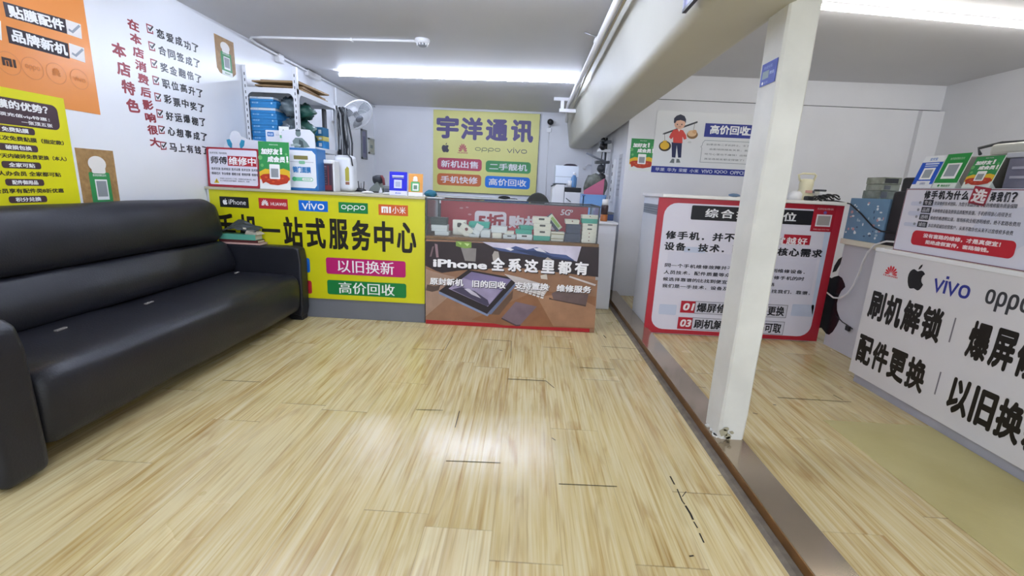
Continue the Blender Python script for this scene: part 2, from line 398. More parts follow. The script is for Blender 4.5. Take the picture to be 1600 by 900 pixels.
# concrete beam over the threshold, sagging slightly towards the back, rounded lower edges
mb = MB(); prof = []
def beam_prof(zb, xl, xr):
    return [(xl - .07, ZC), (xl, zb + .10), (xl + .004, zb + .05), (xl + .018, zb + .016), (xl + .05, zb), (xr - .03, zb), (xr - .008, zb + .008), (xr, zb + .03), (xr, ZC)]
rings = [(YF, 1.885, .625, .97), (1.0, 1.875, .625, .97), (2.0, 1.867, .627, .973), (3.0, 1.857, .63, .975), (4.2, 1.845, .635, .975), (5.5, 1.828, .632, .975), (7.0, 1.81, .622, .975), (7.40, 1.803, .62, .975), (7.57, 1.80, .62, .975)]
vs = []; fs = []; n = 9
for y, zb, xl, xr in rings: vs += [(x, y, z) for x, z in beam_prof(zb, xl, xr)]
for i in range(len(rings) - 1):
    for k in range(n - 1): fs.append((i * n + k, i * n + k + 1, (i + 1) * n + k + 1, (i + 1) * n + k))
fs += [tuple(range(n))[::-1], tuple(range((len(rings) - 1) * n, len(rings) * n))]
mb._add([Vector(v) for v in vs], fs, beamm, True); struct('beam', mb)
def pillar():
    mb = MB(); x0, x1, y0, y1, z1 = .945, 1.066, 1.895, 2.055, 1.90
    R = random.Random(3); z = .05; vs = []; fs = []; N = 14
    for i in range(N + 1):
        zz = .05 + (z1 - .05) * i / N; ch = .006 + .004 * R.random()
        j = lambda: (R.random() - .5) * .006
        if i == 0: ch = .014
        pts = [(x0 + ch, y0), (x1 - ch, y0), (x1, y0 + ch), (x1, y1 - ch), (x1 - ch, y1), (x0 + ch, y1), (x0, y1 - ch), (x0, y0 + ch)]
        vs += [Vector((px + j() * .5, py + j() * .5, zz)) for px, py in pts]
    for i in range(N):
        for k in range(8): fs.append((i * 8 + k, i * 8 + (k + 1) % 8, i * 8 + 8 + (k + 1) % 8, i * 8 + 8 + k))
    fs += [tuple(range(8))[::-1], tuple(range(N * 8, N * 8 + 8))]
    mb._add(vs, fs, pillm)
    return mb
struct('pillar', pillar())
chm = mat('broken_plaster', '#a29c84', .9)
R_ = random.Random(11); chip = MB()
for cx, cz, r in ((.962, .085, .020), (.985, .070, .016), (.972, .105, .011), (1.000, .088, .009), (.990, .058, .012)):
    pts = [(cx + r * (.7 + .5 * R_.random()) * math.cos(a), max(.051, cz + r * (.7 + .5 * R_.random()) * math.sin(a))) for a in [2 * math.pi * k / 9 for k in range(9)]]
    chip.prism(pts, 1.8885, 1.8915, 1, chm)
for k in range(8):
    c = Vector((.938 + .012 * R_.random(), 1.90 + .11 * R_.random(), .0545)); s_ = .004 + .006 * R_.random()
    chip.box(c - Vector((s_, s_, .004)), c + Vector((s_, s_, .004)), pillm, rot=(R_.random() * 3, Vector((0, 0, 1))))
struct('trim_5', chip)
thm = mat('polished_threshold_steel', '#b8a893', .13, metal=.75, noise=.10, scale=6)
thf = mat('bronze_threshold_face', '#8a6238', .3, metal=.5, noise=.3, scale=9)
struct('trim_1', MB().box((.9255, YF, .004), (1.064, 5.0, .05), thm, bevel=.002).box((.9225, YF, .003), (.926, 5.0, .0475), thf))
edm = mat('worn_edge_strip', '#7d7263', .8, noise=.35, scale=25)
struct('trim_2', MB().prism([(.884, 0), (.921, 0), (.921, .011), (.90, .009)], YF, 4.9, 1, edm))
struct('trim_3', MB().box((.72, 6.9, 0), (1.0, YB, .05), wallm))

# ------------------------------------------------------------------ lights in the room: LED battens
def led(name, a, b, label, grp=None, m=None):
    a = Vector(a); b = Vector(b); d = (b - a); L_ = d.length; ang = math.atan2(d.y, d.x); c = (a + b) / 2
    t = thing(name, c, label, 'light', grp)
    hous = MB().box((c.x - L_ / 2, c.y - .010, ZC - .018), (c.x + L_ / 2, c.y + .010, ZC), whitep, bevel=.003)
    o = hous.build('housing', t)
    tb = MB().tube([(c.x - L_ / 2 + .01, c.y, ZC - .033), (c.x + L_ / 2 - .01, c.y, ZC - .031)], .0105, m or ledm, 12)
    o2 = tb.build('tube', t)
    for sx in (-1, 1): MB().box((c.x + sx * (L_ / 2 - .006) - .008, c.y - .016, ZC - .05), (c.x + sx * (L_ / 2 - .006) + .008, c.y + .016, ZC - .016), whitep, bevel=.003).build('end_cap', t)
    t.rotation_euler.z = ang
    return t
led('led_tube_light', (-2.225, 5.40, ZC), (.52, 5.285, ZC), 'long lit white tube light on the ceiling between fan and beam')
led('led_tube_light', (1.60, 3.07, ZC), (4.05, 3.39, ZC), 'long lit white tube light on the ceiling right of the pillar', None, ledr)
led('led_tube_light', (-2.2, 2.85, ZC), (.40, 2.80, ZC), 'tube light above the sofa, just outside the top edge of the photo', None, ledn)
led('led_tube_light', (-2.1, -.4, ZC), (.5, -.4, ZC), 'tube light near the shop front, assumed and unseen')  # assumed tube out of view, added as extra room light
led('led_tube_light', (1.4, -.2, ZC), (3.8, -.2, ZC), 'tube light of the right hand bay near the shop front, assumed and unseen', None, ledr)  # second assumed tube, unseen, added to light the right bay

# ------------------------------------------------------------------ sofa
leather = mat('black_leatherette', '#1b1c24', .42, noise=.2, scale=5, bump=.12, bscale=120, spec=.45)
torn = mat('worn_backing_cloth', '#8f8a86', .8)
def sub_mod(w, lv=2):
    def f(o):
        b = o.modifiers.new('bevel', 'BEVEL'); b.width = w; b.segments = 4; b.limit_method = 'ANGLE'; b.angle_limit = math.radians(40)
        o.data.polygons.foreach_set('use_smooth', [True] * len(o.data.polygons))
        n = o.modifiers.new('wn', 'WEIGHTED_NORMAL')
    return f
def soft_prism(prof, y0, y1, m, segs=16, puff=.012, seed=1, endr=.04):
    """profile in X-Z run along Y, its ends rounded, its surface a little uneven"""
    R = random.Random(seed); ph = [R.random() * 6 for _ in range(4)]
    cx = sum(p[0] for p in prof) / len(prof); cz = sum(p[1] for p in prof) / len(prof)
    ys = [y0, y0 + endr * .3, y0 + endr] + [y0 + endr + (y1 - y0 - 2 * endr) * k / segs for k in range(1, segs)] + [y1 - endr, y1 - endr * .3, y1]
    mb = MB(); vs = []; fs = []; n = len(prof)
    for i, y in enumerate(ys):
        e = {0: endr, 1: endr * .3, len(ys) - 2: endr * .3, len(ys) - 1: endr}.get(i, 0)
        for x, z in prof:
            dx, dz = x - cx, z - cz; l = math.hypot(dx, dz) or 1
            q = max(0, 1 - e / l) if e else 1
            w = puff * .5 * (math.sin(y * 5 + ph[0] + x * 3) + .6 * math.sin(y * 11 + ph[1] + z * 9))
            vs.append(Vector((cx + dx * q + (w if not e else 0), y, cz + dz * q + (w * .6 if not e and z > .15 else 0))))
    for i in range(len(ys) - 1):
        for k in range(n): fs.append((i * n + k, i * n + (k + 1) % n, (i + 1) * n + (k + 1) % n, (i + 1) * n + k))
    fs += [tuple(range(n))[::-1], tuple(range((len(ys) - 1) * n, len(ys) * n))]
    mb._add(vs, fs, m, True); return mb
def smooth_curve(pts, n=4):
    out = []; N = len(pts)
    for i in range(N):
        p0, p1, p2, p3 = [Vector(pts[(i + k) % N]) for k in (-1, 0, 1, 2)]
        for k in range(n):
            t = k / n; out.append(tuple(.5 * ((2 * p1) + (p2 - p0) * t + (2 * p0 - 5 * p1 + 4 * p2 - p3) * t * t + (3 * p1 - p0 - 3 * p2 + p3) * t ** 3)))
    return out
sofa = thing('sofa', (-2.15, 2.4, 0), 'long black leatherette sofa with low arms along the white wall', 'sofa')
SB, SE = 1.455, 3.42
soft_prism(smooth_curve([(-2.46, .12), (-1.87, .10), (-1.79, .11), (-1.775, .20), (-1.775, .31), (-1.80, .368), (-1.87, .392), (-2.1, .398), (-2.3, .392), (-2.44, .38)]), SB + .005, SE - .005, leather, 16, .012, 2).build('seat', sofa); seat_ = C.objects[-1]
soft_prism(smooth_curve([(-2.54, .40), (-2.36, .385), (-2.29, .41), (-2.285, .50), (-2.33, .60), (-2.37, .632), (-2.45, .63), (-2.54, .62)]), SB, SE - .005, leather, 16, .010, 3).build('lower_back_cushion', sofa)
soft_prism(smooth_curve([(-2.56, .63), (-2.45, .628), (-2.375, .64), (-2.345, .70), (-2.355, .82), (-2.39, .915), (-2.45, .95), (-2.52, .945), (-2.56, .90)]), SB - .10, SE - .005, leather, 18, .010, 4, .075).build('upper_back_cushion', sofa)
MB().box((-2.565, SB - .02, .06), (-2.38, SE, .60), leather, bevel=.01).build('back_frame', sofa)
mb = MB().prism([(-2.50, .05), (-1.84, .05), (-1.79, .03), (-1.775, .10), (-1.772, .50), (-1.785, .59), (-1.82, .605), (-2.50, .605)], 3.418, 3.532, 1, leather)
mb.build('arm', sofa, sub_mod(.016))
mb = MB().prism([(-2.50, .03), (-1.84, .025), (-1.77, .012), (-1.765, .10), (-1.77, .50), (-1.79, .595), (-1.83, .615), (-2.50, .615)], 1.29, 1.458, 1, leather)
mb.build('arm', sofa, sub_mod(.035))
for x, y in ((-1.85, 3.48), (-2.42, 3.48), (-1.87, 1.37), (-2.42, 1.37)):
    MB().box((x - .05, y - .04, 0), (x + .06, y + .045, .07), black, bevel=.01).build('foot', sofa)
for px, w in (((95, 513), .055), ((233, 472), .06), ((370, 425), .05), ((8, 500), .07)):
    p = onz(*px, .405)
    sl = MB().box((p.x - .008, p.y - w / 2, .398), (p.x + .006, p.y + w / 2, .404), torn, rot=(.12, Vector((0, 0, 1))))
    tag(sl.build('torn_seam_lining', seat_), 'pale grey lining showing through the split seam')

# ------------------------------------------------------------------ books on the far arm
def book(name, lo, hi, cover, label, rz, spine='front', grp=None):
    lo = Vector(lo); hi = Vector(hi); c = (lo + hi) / 2
    t = thing(name, (c.x, c.y, lo.z), label, 'book', grp)
    th = min(.004, (hi.z - lo.z) * .2)
    m = MB(); m.box((lo.x, lo.y, lo.z), (hi.x, hi.y, lo.z + th), cover).box((lo.x, lo.y, hi.z - th), (hi.x, hi.y, hi.z), cover).box((lo.x, lo.y, lo.z + th), (hi.x, lo.y + th, hi.z - th), cover)
    m.build('cover', t)
    MB().box((lo.x + .004, lo.y + th, lo.z + th), (hi.x - .004, hi.y - .005, hi.z - th), paperm).build('pages', t)
    t.rotation_euler.z = rz; return t
book('book', (-2.40, 3.422, .607), (-2.09, 3.529, .621), mat('book_pink', '#c9a49a', .5), 'thin pale pink book on the sofa arm, lowest of the pile', .0)
book('book', (-2.42, 3.424, .6215), (-2.11, 3.527, .643), mat('book_maroon', '#5a2a2c', .4), 'dark maroon book second from the bottom of the pile on the sofa arm', .01)
book('book', (-2.44, 3.422, .6435), (-2.125, 3.526, .686), mat('book_teal', '#5fae97', .4), 'thick teal green book in the pile on the sofa arm', .0)
gb = thing('magazine', (-2.26, 3.475, .6865), 'crumpled black covered magazine lying open on top of the teal book', 'magazine')
mb = MB(); R_ = random.Random(5); nx, ny = 12, 8; vs = []; fs = []
for i in range(nx):
    for j in range(ny):
        x = -2.43 + .31 * i / (nx - 1); y = 3.424 + .105 * j / (ny - 1)
        vs.append(Vector((x, y, .690 + .078 * math.exp(-((i - 4.5) / 3.4) ** 2) * (.35 + .65 * j / (ny - 1)) + .055 * (i / nx) * (.3 + .7 * j / ny) + .010 * R_.random())))
n0 = len(vs); vs += [v - Vector((0, 0, .003)) for v in vs]
for i in range(nx - 1):
    for j in range(ny - 1):
        a, b, c, d = i * ny + j, (i + 1) * ny + j, (i + 1) * ny + j + 1, i * ny + j + 1; fs += [(a, b, c, d), (n0 + d, n0 + c, n0 + b, n0 + a)]
for i in range(nx - 1):
    for j in (0, ny - 1): fs.append((i * ny + j, n0 + i * ny + j, n0 + (i + 1) * ny + j, (i + 1) * ny + j))
for j in range(ny - 1):
    for i in (0, nx - 1): fs.append((i * ny + j, n0 + i * ny + j, n0 + i * ny + j + 1, i * ny + j + 1))
mb._add(vs, fs, mat('magazine_black', '#2b3237', .35)); mb.build('cover', gb)
mb = MB()
for k in range(7):
    mb.box((-2.21 + .002 * k, 3.43 - .001 * k, .6870 + .0045 * k), (-2.105 - .006 * k, 3.525 - .003 * k, .6905 + .0045 * k), paperm, rot=(.05 * k - .1, Vector((0, 0, 1))))
mb.build('pages', gb)
mb = MB().box((-2.25, 3.425, .735), (-2.23, 3.52, .739), paperm, rot=(.7, Vector((.2, .3, 1)).normalized())); mb.build('bookmark', gb)

# ------------------------------------------------------------------ left wall: posters, stickers, wall lettering
LW = Face((XL, 0, 0), (0, 1, 0), (0, 0, 1))
white = ink('#f2f2f2'); blk = ink('#1b1a1e')
def sheet(name, face, r, m, label, cat='poster', th=.002, rad=0, group=None, at_h=0):
    """a thin printed sheet: the thing is an Empty, the sheet its first part"""
    f = Face(face.o + face.n * (th + at_h), face.u, face.v)
    c = f.w((r[0] + r[2]) / 2, r[1])
    t = thing(name, c, label, cat, group)
    slab('sheet', f, r, th, m, t, rad); return t, f
orange = ink('#e2904c', .22)
yr = lambda a, b: (a, b)
t, f = sheet('poster', LW, (1.55, 1.455, 2.726, 2.30), orange, 'orange poster with black word bars and ticks, high on the left wall', at_h=0)
p = Print(f)
p.poly([(4, 2), (102, 30), (105, 53), (9, 26)], ink('#2a1f26'), 0).poly([(9, 40), (106, 68), (109, 92), (14, 67)], ink('#2a1f26'), 0)
uv = f.uv
def rowtext(p, px_l, px_r, hpx, s, m, l=1, bold=.03):
    """text along the line from the left middle to the right middle (photo pixels), hpx high"""
    a = p.f.uv(*px_l); b = p.f.uv(*px_r); c = p.f.uv(px_l[0], px_l[1] + hpx); h = abs(c[1] - a[1])
    ang = math.atan2(b[1] - a[1], b[0] - a[0]); L_ = math.dist(a, b); cx, cy = (a[0] + b[0]) / 2, (a[1] + b[1]) / 2
    p.text_uv((cx - L_ / 2, cy - h / 2, cx + L_ / 2, cy + h / 2), s, m, l, bold, 0, ang)
rowtext(p, (12, 16), (100, 40), 19, '贴膜配件', white, 1, .035); rowtext(p, (17, 54), (105, 79), 19, '品牌新机', white, 1, .035)
p.build('heading_bars', t)
for dy in (0, 37):
    p = Print(f); dx = dy * .14
    p.poly([(102 + dx, 30 + dy), (126 + dx, 38 + dy), (128 + dx, 61 + dy), (104 + dx, 53 + dy)], ink('#ece8e4'), 0)
    p.line([(107 + dx, 46 + dy), (113 + dx, 50 + dy), (124 + dx, 40 + dy)], .012, ink('#9aa0a8'), 1); p.build('tick_box', t)
p = Print(f); p.poly([(-12, 28), (1, 33), (3, 63), (-8, 60)], ink('#ece8e4'), 0)
p.build('tick_box', t)
p = Print(f); ol = ink('#c77a3c')
for x, y in ((14, 99), (51, 107), (88, 115), (124, 124)):
    u, v = uv(x, y); p.line_uv([(u + .052 * math.cos(k * .3142), v + .052 * math.sin(k * .3142)) for k in range(20)], .003, ol, 0, True)
u, v = uv(13, 98); p.mi_uv((u - .027, v - .017, u + .033, v + .021), ink('#3b2a22'), 1)
for (x, y), w_ in (((51, 107), 'oppo'), ((124, 124), 'vivo')):
    u, v = uv(x, y); p.logo_uv((u - .036, v - .014, u + .036, v + .016), w_, ol, 1)
u, v = uv(88, 115); p.fan_uv((u - .03, v - .022, u + .03, v + .032), ol, 1)
p.build('brand_circles', t)

yel = ink('#ddd816', .35); brn = ink('#47333a')
t, f = sheet('poster', LW, (1.75, .80, 2.515, 1.508), yel, 'yellow poster with brown bars of small print, on the wall behind the sofa', at_h=.0025)
p = Print(f); p.rect_uv((1.80, 1.335, 2.470, 1.462), brn, 0, .03)
p.text_uv((2.02, 1.41, 2.42, 1.452), '会员贴膜的优势？', white, 1, .035)
p.text_uv((2.0, 1.372, 2.42, 1.392), '会员客户必须充值vip特惠：', white, 1, .02); p.text_uv((2.28, 1.345, 2.43, 1.364), '一张顶五张', white, 1, .02)
p.build('title_bar', t)
p = Print(f); q = Print(f)
for k, (s, body) in enumerate((('免费贴膜', '钢化膜会员 五次免费贴膜（指定款）'), ('破损包换', '保护膜破损，7天内破碎免费更换（本人）'), ('全家可贴', '一人办会员 全家都可贴'), ('配件御用品', '会员享有配件类8折优惠'), ('积分兑换', '满10000积分 就可兑换钢化膜换购一个'))):
    v = 1.295 - k * .085
    a, b = uv(18, 0)[0], 0
    p.rect_uv((2.155, v, 2.335, v + .034), brn, 0, .012); p.text_uv((2.185, v + .006, 2.305, v + .028), s, white, 1, .03)
    q.text_uv(((1.98, v - .037, 2.475, v - .013) if len(body) > 12 else (2.10, v - .037, 2.43, v - .013)), body, ink('#3a3320'), 0, .03)
p.build('pill_headings', t); q.build('small_lettering', t)

kraft = ink('#a98350'); grn = ink('#2f8d4c'); grn2 = ink('#3f9a57')
def pay_sticker(face, r, label, torn_edges=True, at_h=0):
    x0, y0, x1, y1 = r; w, h = x1 - x0, y1 - y0; th = .0015
    f = Face(face.o + face.n * (th + at_h), face.u, face.v)
    t = thing('payment_sticker', f.w((x0 + x1) / 2, y0), label, 'sticker')
    mb = MB(); R = random.Random(int(x0 * 100)); pts = [(x0, y1), (x0, y0 + h * .12)]
    pts += [(x0 + w * .03, y0 + h * .10), (x0 + w * .12, y0 + h * .02), (x0 + w * .2, y0), (x0 + w * .8, y0), (x0 + w * .88, y0 + h * .05), (x1, y0 + h * .13), (x1, y1)]
    n = len(pts); vs = [f.w(*q, 0) for q in pts] + [f.w(*q, -th) for q in pts]
    mb._add(vs, [tuple(range(n)), tuple(range(n, 2 * n))[::-1]] + [(k, n + k, n + (k + 1) % n, (k + 1) % n) for k in range(n)], mat('kraft_print', '#b08a56', .5, second='#8f6c3e', scale=30))
    mb.build('sheet', t)
    p = Print(f); p.rect_uv((x0 + w * .24, y0 + h * .10, x0 + w * .80, y0 + h * .62), grn, 0, w * .04); p.rect_uv((x0 + w * .24, y0, x0 + w * .80, y0 + h * .11), ink('#e7ece6'), 1)
    p.text_uv((x0 + w * .38, y0 + h * .03, x0 + w * .66, y0 + h * .07), '微信支付', grn, 2, .02); p.text_uv((x0 + w * .34, y0 + h * .55, x0 + w * .70, y0 + h * .59), '推荐使用微信支付', white, 1, .01)
    p.build('green_panel', t)
    p = Print(f, 3); p.rect_uv((x0 + w * .37, y0 + h * .155, x0 + w * .70, y0 + h * .50), white, 0); p.rect_uv((x0 + w * .40, y0 + h * .21, x0 + w * .67, y0 + h * .475), ink('#8f9498'), 1); p.build('white_code_card', t)
    p = Print(f, 3); p.ell_uv(x0 + w * .5, y0 + h * .76, w * .24, h * .13, ink('#ebe7e2'), 0); p.rect_uv((x0 + w * .33, y0 + h * .60, x0 + w * .70, y0 + h * .72), ink('#ebe7e2'), 0, w * .05); p.build('white_emblem', t)
    return t
pay_sticker(LW, (2.535, .905, 2.772, 1.252), 'brown payment sticker with green panel on the wall just above the sofa back')
pay_sticker(LW, (3.825, 1.950, 4.065, 2.236), 'brown payment sticker with green panel high on the wall left of the rack')

redv = mat('red_vinyl', '#8e1f2b', .35); blackv = mat('black_vinyl', '#17171b', .3)
def wall_letters(s, cells, m, label, name='wall_lettering', bold=.035, extra=None, sd=1):
    f = LW; us = [c[0] for c in cells]; vs_ = [c[1] for c in cells]
    p = Print(f); R = random.Random(sd)
    for ch, (u, v, w, h) in zip(s, cells):
        p.text_uv((u - w / 2, v - h / 2, u + w / 2, v + h / 2), ch, m, 0, bold, .0, R.uniform(-.10, .10))
    if extra: extra(p)
    o = p.build(name); o.location = (0, 0, 0)
    c = sum((v.co for v in o.data.vertices), Vector()) / len(o.data.vertices)
    for v in o.data.vertices: v.co -= c
    o.location = c
    return tag(o, label, 'wall lettering')
A0, A1 = (3.05, 2.045), (3.105, 1.335)
n = 10
wall_letters('在本店消费后影响很大', [(A0[0] + (A1[0] - A0[0]) * k / 9, A0[1] + (A1[1] - A0[1]) * k / 9, .088, .062) for k in range(n)], redv, 'tall column of ten red characters, the longer of two on the left wall', sd=4)
wall_letters('本店特色', [(2.918 + .016 * k, 1.862 - .105 * k, .10, .083) for k in range(4)], redv, 'short column of four red characters, leftmost lettering on the left wall', sd=9)
rows = ['恋爱成功了', '合同签成了', '奖金翻倍了', '职位高升了', '彩票中奖了', '好运爆棚了', '心想事成了', '马上有钱了']
places = ['topmost of the eight', 'second of eight from the top', 'third of eight from the top', 'fourth of eight from the top', 'fifth of eight from the top', 'sixth of eight from the top', 'seventh of eight from the top', 'lowest of the eight']
for k, s in enumerate(rows):
    v = 2.062 - .1065 * k; u0 = 3.18 - .001 * k
    def tick(p, u=u0, v=v):
        p.line_uv([(u + .022, v + .024), (u - .022, v + .024), (u - .02, v - .024), (u + .022, v - .02), (u + .022, v - .004)], .008, redv, 0)
        p.line_uv([(u - .012, v + .006), (u, v - .008), (u + .03, v + .026)], .010, blackv, 1)
    wall_letters(s, [(u0 + .088 + .082 * j, v + random.uniform(-.004, .004), .068, .060) for j in range(5)], blackv, 'black wall lettering row with red tick, ' + places[k], bold=.03, extra=tick, sd=20 + k)

# ------------------------------------------------------------------ yellow counter
CY = 3.54
yc = thing('counter', (-1.68, 3.8, 0), 'long yellow shop counter with black lettering behind the sofa', 'counter')
MB().box((-2.57, CY + .012, .167), (-.808, 4.05, 1.02), whitelam).build('body', yc)
MB().box((-2.57, CY + .008, 0), (-.808, 4.05, .167), greym, bevel=.003).build('kick_panel', yc)
MB().box((-2.57, CY - .012, 1.02), (-.806, 4.08, 1.040), mat('counter_top', '#b9b39a', .35), bevel=.003).build('worktop', yc)
f = Face((0, CY, 0), (1, 0, 0), (0, 0, 1)); yellow = mat('yellow_banner', '#cfcc14', .3)
slab('banner', f, (-2.545, .167, -.808, 1.019), .011, yellow, yc)
p = Print(f)
for k, (col, x, y) in enumerate((('#1c1c1e', 366, 316), ('#b32b30', 427, 318.5), ('#0a67c9', 489.5, 322), ('#117a3c', 552, 325), ('#c85a26', 614.5, 328.5))):
    q = Print(f); u, v = f.uv(x, y); hw, hh = .118, .042
    plate = Print(f); plate.rect_uv((u - hw, v - hh, u + hw, v + hh), ink(col), 0)
    if k == 0: q.apple_uv((u - .095, v - .022, u - .055, v + .027), white); q.text_uv((u - .045, v - .018, u + .095, v + .021), 'iPhone', white, 1, .0)
    if k == 1: q.fan_uv((u - .105, v - .028, u - .03, v + .034), white); q.text_uv((u - .02, v - .014, u + .105, v + .012), 'HUAWEI', white, 1, .01)
    if k == 2: q.logo_uv((u - .092, v - .027, u + .092, v + .036), 'vivo', white, 1, .16)
    if k == 3: q.logo_uv((u - .1, v - .026, u + .1, v + .022), 'oppo', white, 1, .13)
    if k == 4: q.mi_uv((u - .095, v - .024, u - .018, v + .026), white); q.text_uv((u - .008, v - .026, u + .1, v + .03), '小米', white, 1, .01)
    plate.build('brand_badge', yc); q.build('lettering', C.objects[-1])
p = Print(f); bigk = ink('#1d1a14')
u0, v0 = f.uv(341, 371); u1, v1 = f.uv(652, 376)
cw = (f.uv(653, 376)[0] - f.uv(441, 365)[0]) / 6; xs = f.uv(441, 365)[0]
for k, ch in enumerate('手机一站式服务中心'):
    x = xs + (k - 3) * cw; v = f.uv(545, 367)[1]; h = .125
    if ch == '一': p.rect_uv((x + cw * .1, v - .01, x + cw * .92, v + .018), bigk, 0)
    else: p.text_uv((x + cw * .07, v - h, x + cw * .93, v + h), ch, bigk, 0, .028)
p.build('heading_lettering', yc)
for (a, b, col, s, ta, tb) in (((509, 402), (634, 434), '#b31767', '以旧换新', (527, 405), (616, 430)), ((511, 437), (635, 466), '#117a3a', '高价回收', (529, 440), (617, 463))):
    o_ = Print(f).rect(a, b, ink(col), 0, .018).build('service_badge', yc); Print(f).text(ta, tb, s, white, 1, .012).build('lettering', o_)
for (a, b, col) in (((360, 397), (485, 426), '#1565c4'), ((362, 432), (488, 459), '#a8202c')):
    q = Print(f); q.rect(a, b, ink(col), 0, .018); q.build('service_badge', yc)

# ------------------------------------------------------------------ things on the yellow counter
TOP = 1.0405
def leaning(x0, x1, y, z0, h, lean=.12): return Face((x0, y, z0), (1, 0, 0), (0, math.sin(lean), math.cos(lean)))
def card_stand(name, x0, x1, y, z0, h, th, m, label, cat, draw, lean=.12, rad=0):
    t = thing(name, ((x0 + x1) / 2, y + .03, z0), label, cat)
    f = leaning(x0, x1, y, z0 + .002, h, lean); slab('board', f, (0, 0, x1 - x0, h), th, m, t, rad)
    draw(f, x1 - x0, h, t)
    b = MB().prism([(y + .004, z0), (y + .055 + h * math.sin(lean), z0), (y + .01 + h * .5 * math.sin(lean) + .004, z0 + h * .5)], (x0 + x1) / 2 - .01, (x0 + x1) / 2 + .01, 0, m)
    b.build('strut', t); return t
redb = ink('#9c2733')
def d_repair(f, w, h, t):
    p = Print(f); p.rect_uv((.018, .018, w - .012, h - .014), ink('#dcdae6'), 0, .012); p.build('white_field', t)
    p = Print(f, 2); p.text_uv((.028, h - .052, .165, h - .036), '技术交流，有问咨询', blk, 0, .01)
    p.text_uv((.035, h - .128, .165, h - .070), '师傅', blk, 0, .02); p.build('heading_lettering', t)
    p = Print(f, 2); p.rect_uv((.17, h - .138, w - .016, h - .062), ink('#a8202c'), 0); p.text_uv((.178, h - .132, w - .022, h - .068), '维修中', white, 1, .02); p.build('red_heading_block', t)
    p = Print(f, 2); g = ink('#4a4a52')
    for r, a in ((0, ('技术交流', '技术培训', '技术出售', '技术支持', '技术维修')), (1, ('维修芯片', '专业维修', '维修主板', '维修屏幕', '维修电池'))):
        for c, s in enumerate(a): p.text_uv((.035 + c * .081, h - .176 - r * .036, .107 + c * .081, h - .154 - r * .036), s, g, 0, .02)
    p.text_uv((.1, h - .245, w - .03, h - .233), '非维修人员请勿进入工作区，贵重物品请当面点清，谢谢', g, 0, .01); p.text_uv((.1, h - .262, w - .08, h - .250), '为了您的安全请勿触摸，谢谢合作，谢谢', g, 0, .01)
    p.build('small_lettering', t)
    p = Print(f, 2); p.poly_uv([(.05, .028), (.093, .028), (.0715, .066)], ink('#d2b52a'), 0); p.rect_uv((.0695, .036, .0735, .052), blk, 1); p.build('warning_triangle', t)
card_stand('repair_sign', -2.562, -2.143, 3.565, TOP, .305, .006, redb, 'white repair notice with red border standing on the yellow counter', 'sign', d_repair, .06, .01)
def d_green(f, w, h, t):
    p = Print(f); p.rect_uv((0, h * .24, w, h), grn, 0)
    p.poly_uv([(0, h * .36), (w * .2, h * .43), (w * .5, h * .40), (w * .8, h * .45), (w, h * .40), (w, h * .2), (0, h * .2)], ink('#dfb52c'), 1)
    p.poly_uv([(w * .06, h * .20), (0 + w * .01, h * .26), (w * .12, h * .31), (w * .5, h * .34), (w * .9, h * .31), (w, h * .24), (w * .9, h * .14), (w * .6, h * .09), (w * .35, h * .10), (w * .2, h * .15), (w * .1, h * .11)], ink('#b3371f'), 2)
    for a, b in ((.3, .2), (.45, .16), (.62, .2), (.75, .24), (.22, .25)): p.ell_uv(w * a, h * b, w * .05, h * .018, ink('#d0582e'), 3)
    for a, b, c in ((.05, .66, .07), (.1, .5, .05), (.95, .58, .05), (.9, .75, .04)): p.ell_uv(w * a, h * b, w * c, w * c, ink('#6ab06b'), 1)
    p.build('dish_picture', t)
    p = Print(f, 4); p.text_uv((w * .08, h * .73, w * .66, h * .86), '加好友', white, 0, .05, .08); p.text_uv((w * .70, h * .74, w * .78, h * .88), '！', white, 0, .05)
    p.text_uv((w * .28, h * .57, w * .86, h * .70), '成会员', white, 0, .05, .08); p.text_uv((w * .9, h * .58, w * .97, h * .71), '！', white, 0, .05)
    p.text_uv((w * .36, h * .925, w * .64, h * .95), '微信支付有优惠', white, 0, .0); p.build('heading_lettering', t)
    p = Print(f, 5); p.rect_uv((w * .34, h * .22, w * .68, h * .53), white, 0, w * .03); p.rect_uv((w * .39, h * .255, w * .63, h * .44), ink('#8f9498'), 1); p.build('white_code_card', t)
card_stand('green_card', -2.139, -1.893, 3.565, TOP, .365, .005, ink('#e9ebea'), 'tall green and red member card standing on the yellow counter', 'card', d_green, .05)
# white display card with blue wings behind the repair sign
t = thing('display_card', (-2.36, 3.70, TOP), 'white display card with two blue leaf shapes peeping over the repair notice', 'card')
f = leaning(-2.50, -2.13, 3.70, TOP, .4, .03); mb = MB()
pts = [(0, 0), (.37, 0), (.37, .375), (.20, .385)]; 
pts += [(.10 + .045 * math.cos(a), .40 + .05 * math.sin(a)) for a in [math.radians(10 + 20 * k) for k in range(9)]] + [(.045, .37), (0, .33)]
n = len(pts); vs = [f.w(*q, 0) for q in pts] + [f.w(*q, -.004) for q in pts]
mb._add(vs, [tuple(range(n)), tuple(range(n, 2 * n))[::-1]] + [(k, n + k, n + (k + 1) % n, (k + 1) % n) for k in range(n)], ink('#d9dbe2')); mb.build('board', t)
p = Print(f)
for sx, cx in ((-1, .052), (1, .148)): p.poly_uv([(cx - sx * .012, .30), (cx + sx * .02, .335), (cx + sx * .028, .375), (cx, .382), (cx - sx * .018, .345)], ink('#2f8fb0'), 0)
p.build('blue_leaf_shapes', t)
MB().box((-2.38, 3.71, TOP), (-2.30, 3.78, TOP + .01), whitep).build('foot', t)
